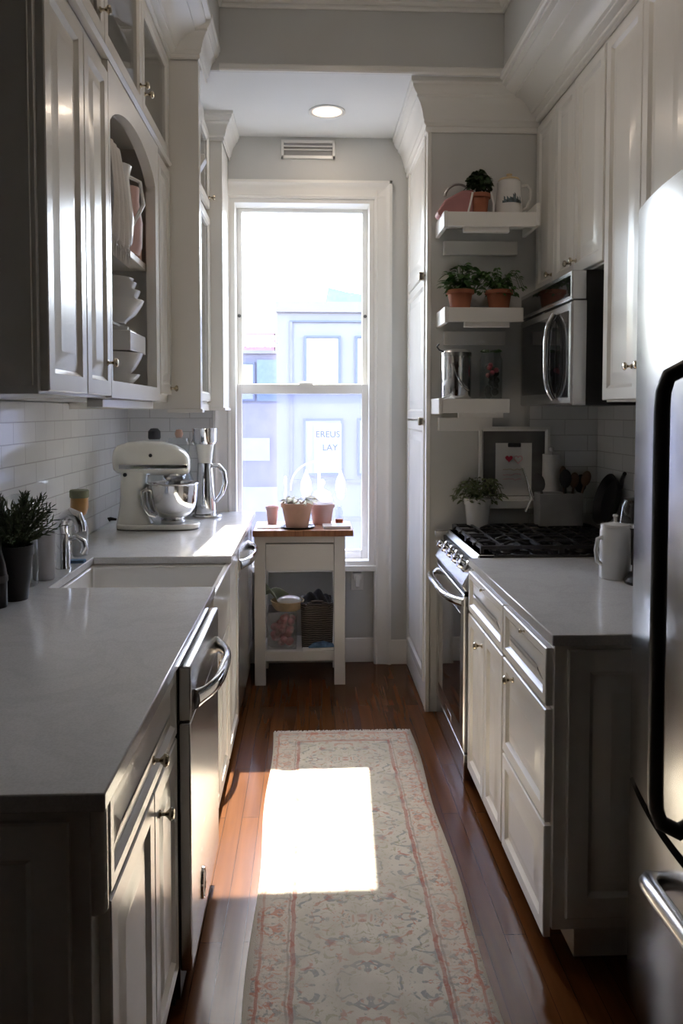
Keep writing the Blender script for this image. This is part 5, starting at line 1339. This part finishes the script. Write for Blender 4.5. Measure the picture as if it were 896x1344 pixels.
PS = lambda u,v,n: (u, bx-0.05-n, v)
text_part('Go 1UN','lettering','pinksign',t,PS,-1.27,3.06,0.34,0.02)
build(MB().box(-1.75,-0.8,bx-0.06,bx-0.03,2.975,3.06).box(-1.75,-0.8,bx-0.06,bx-0.03,3.34,3.40).box(-1.75,-1.72,bx-0.06,bx-0.03,2.975,3.40).box(-0.83,-0.8,bx-0.06,bx-0.03,2.975,3.40), 'support_rail', 'pinksign', t)
mb = MB().prism([(0.35,3.852),(1.45,3.852),(1.45,4.15),(0.9,4.22),(0.45,4.33)], 'y', by+0.3, by+1.4)
tag(build(mb,'roof_shed','skyblue',None), 'small pale blue roof shed on top of the lavender building', 'shed')

# ------------------------------------------------------------------ light
W = bpy.data.worlds.new('World'); sc.world = W; W.use_nodes = True
nt = W.node_tree; bg = nt.nodes['Background']
sky = nt.nodes.new('ShaderNodeTexSky'); sky.sky_type = 'NISHITA'; sky.sun_disc = False
sky.sun_elevation = R(50); sky.sun_rotation = R(0); sky.air_density = 1.0; sky.dust_density = 2.0
hs = nt.nodes.new('ShaderNodeHueSaturation'); hs.inputs['Saturation'].default_value = 0.75
nt.links.new(sky.outputs[0], hs.inputs['Color']); nt.links.new(hs.outputs[0], bg.inputs['Color'])
bg.inputs['Strength'].default_value = 1.3
sl = bpy.data.lights.new('sun', 'SUN'); sl.energy = 20; sl.angle = R(0.4); sl.color = (1.0, 0.91, 0.76)
sl.cycles.use_multiple_importance_sampling = False
so = bpy.data.objects.new('sun', sl); COL.objects.link(so)
so.rotation_euler = Vector((-0.048,-1,-1.105)).to_track_quat('-Z','Y').to_euler(); so.location = (1,9,9)

for (lx, ly, lz, pw) in ((0.10, 4.27, ZL-0.012, 1.0), (0.2, 2.45, ZC-0.012, 2.2)):      # bulb of the window downlight, then added fill at the unseen one
    al = bpy.data.lights.new('bulb_and_fill', 'AREA'); al.shape = 'DISK'; al.size = 0.14; al.energy = pw; al.color = (1.0, 0.82, 0.64)
    ao = bpy.data.objects.new('bulb_and_fill', al); COL.objects.link(ao); ao.location = (lx, ly, lz)

# ------------------------------------------------------------------ camera
cam = bpy.data.cameras.new('camera'); co = bpy.data.objects.new('camera', cam); COL.objects.link(co)
f_px = 1045.0; pitch = 2.5
cam.sensor_fit = 'VERTICAL'; cam.sensor_height = 36; cam.sensor_width = 24; cam.lens = f_px/1344*36
co.location = (0,0,1.5); co.rotation_euler = (R(90-pitch), 0, R(-2.36))
cam.shift_y = -((672-540) - math.tan(R(pitch))*f_px)/1344
cam.clip_start = 0.05; cam.clip_end = 200
sc.camera = co
vs_ = sc.view_settings
vs_.view_transform = 'Standard'; vs_.look = 'None'; vs_.gamma = 1.0; vs_.exposure = 0.9; vs_.use_curve_mapping = False
cy = sc.cycles
cy.use_denoising = True
try: cy.denoiser = 'OPENIMAGEDENOISE'
except Exception: pass
cy.max_bounces = 12; cy.diffuse_bounces = 8; cy.glossy_bounces = 5; cy.transmission_bounces = 8; cy.transparent_max_bounces = 16
cy.sample_clamp_indirect = 6.0; cy.caustics_refractive = True; cy.caustics_reflective = False; cy.blur_glossy = 0.5
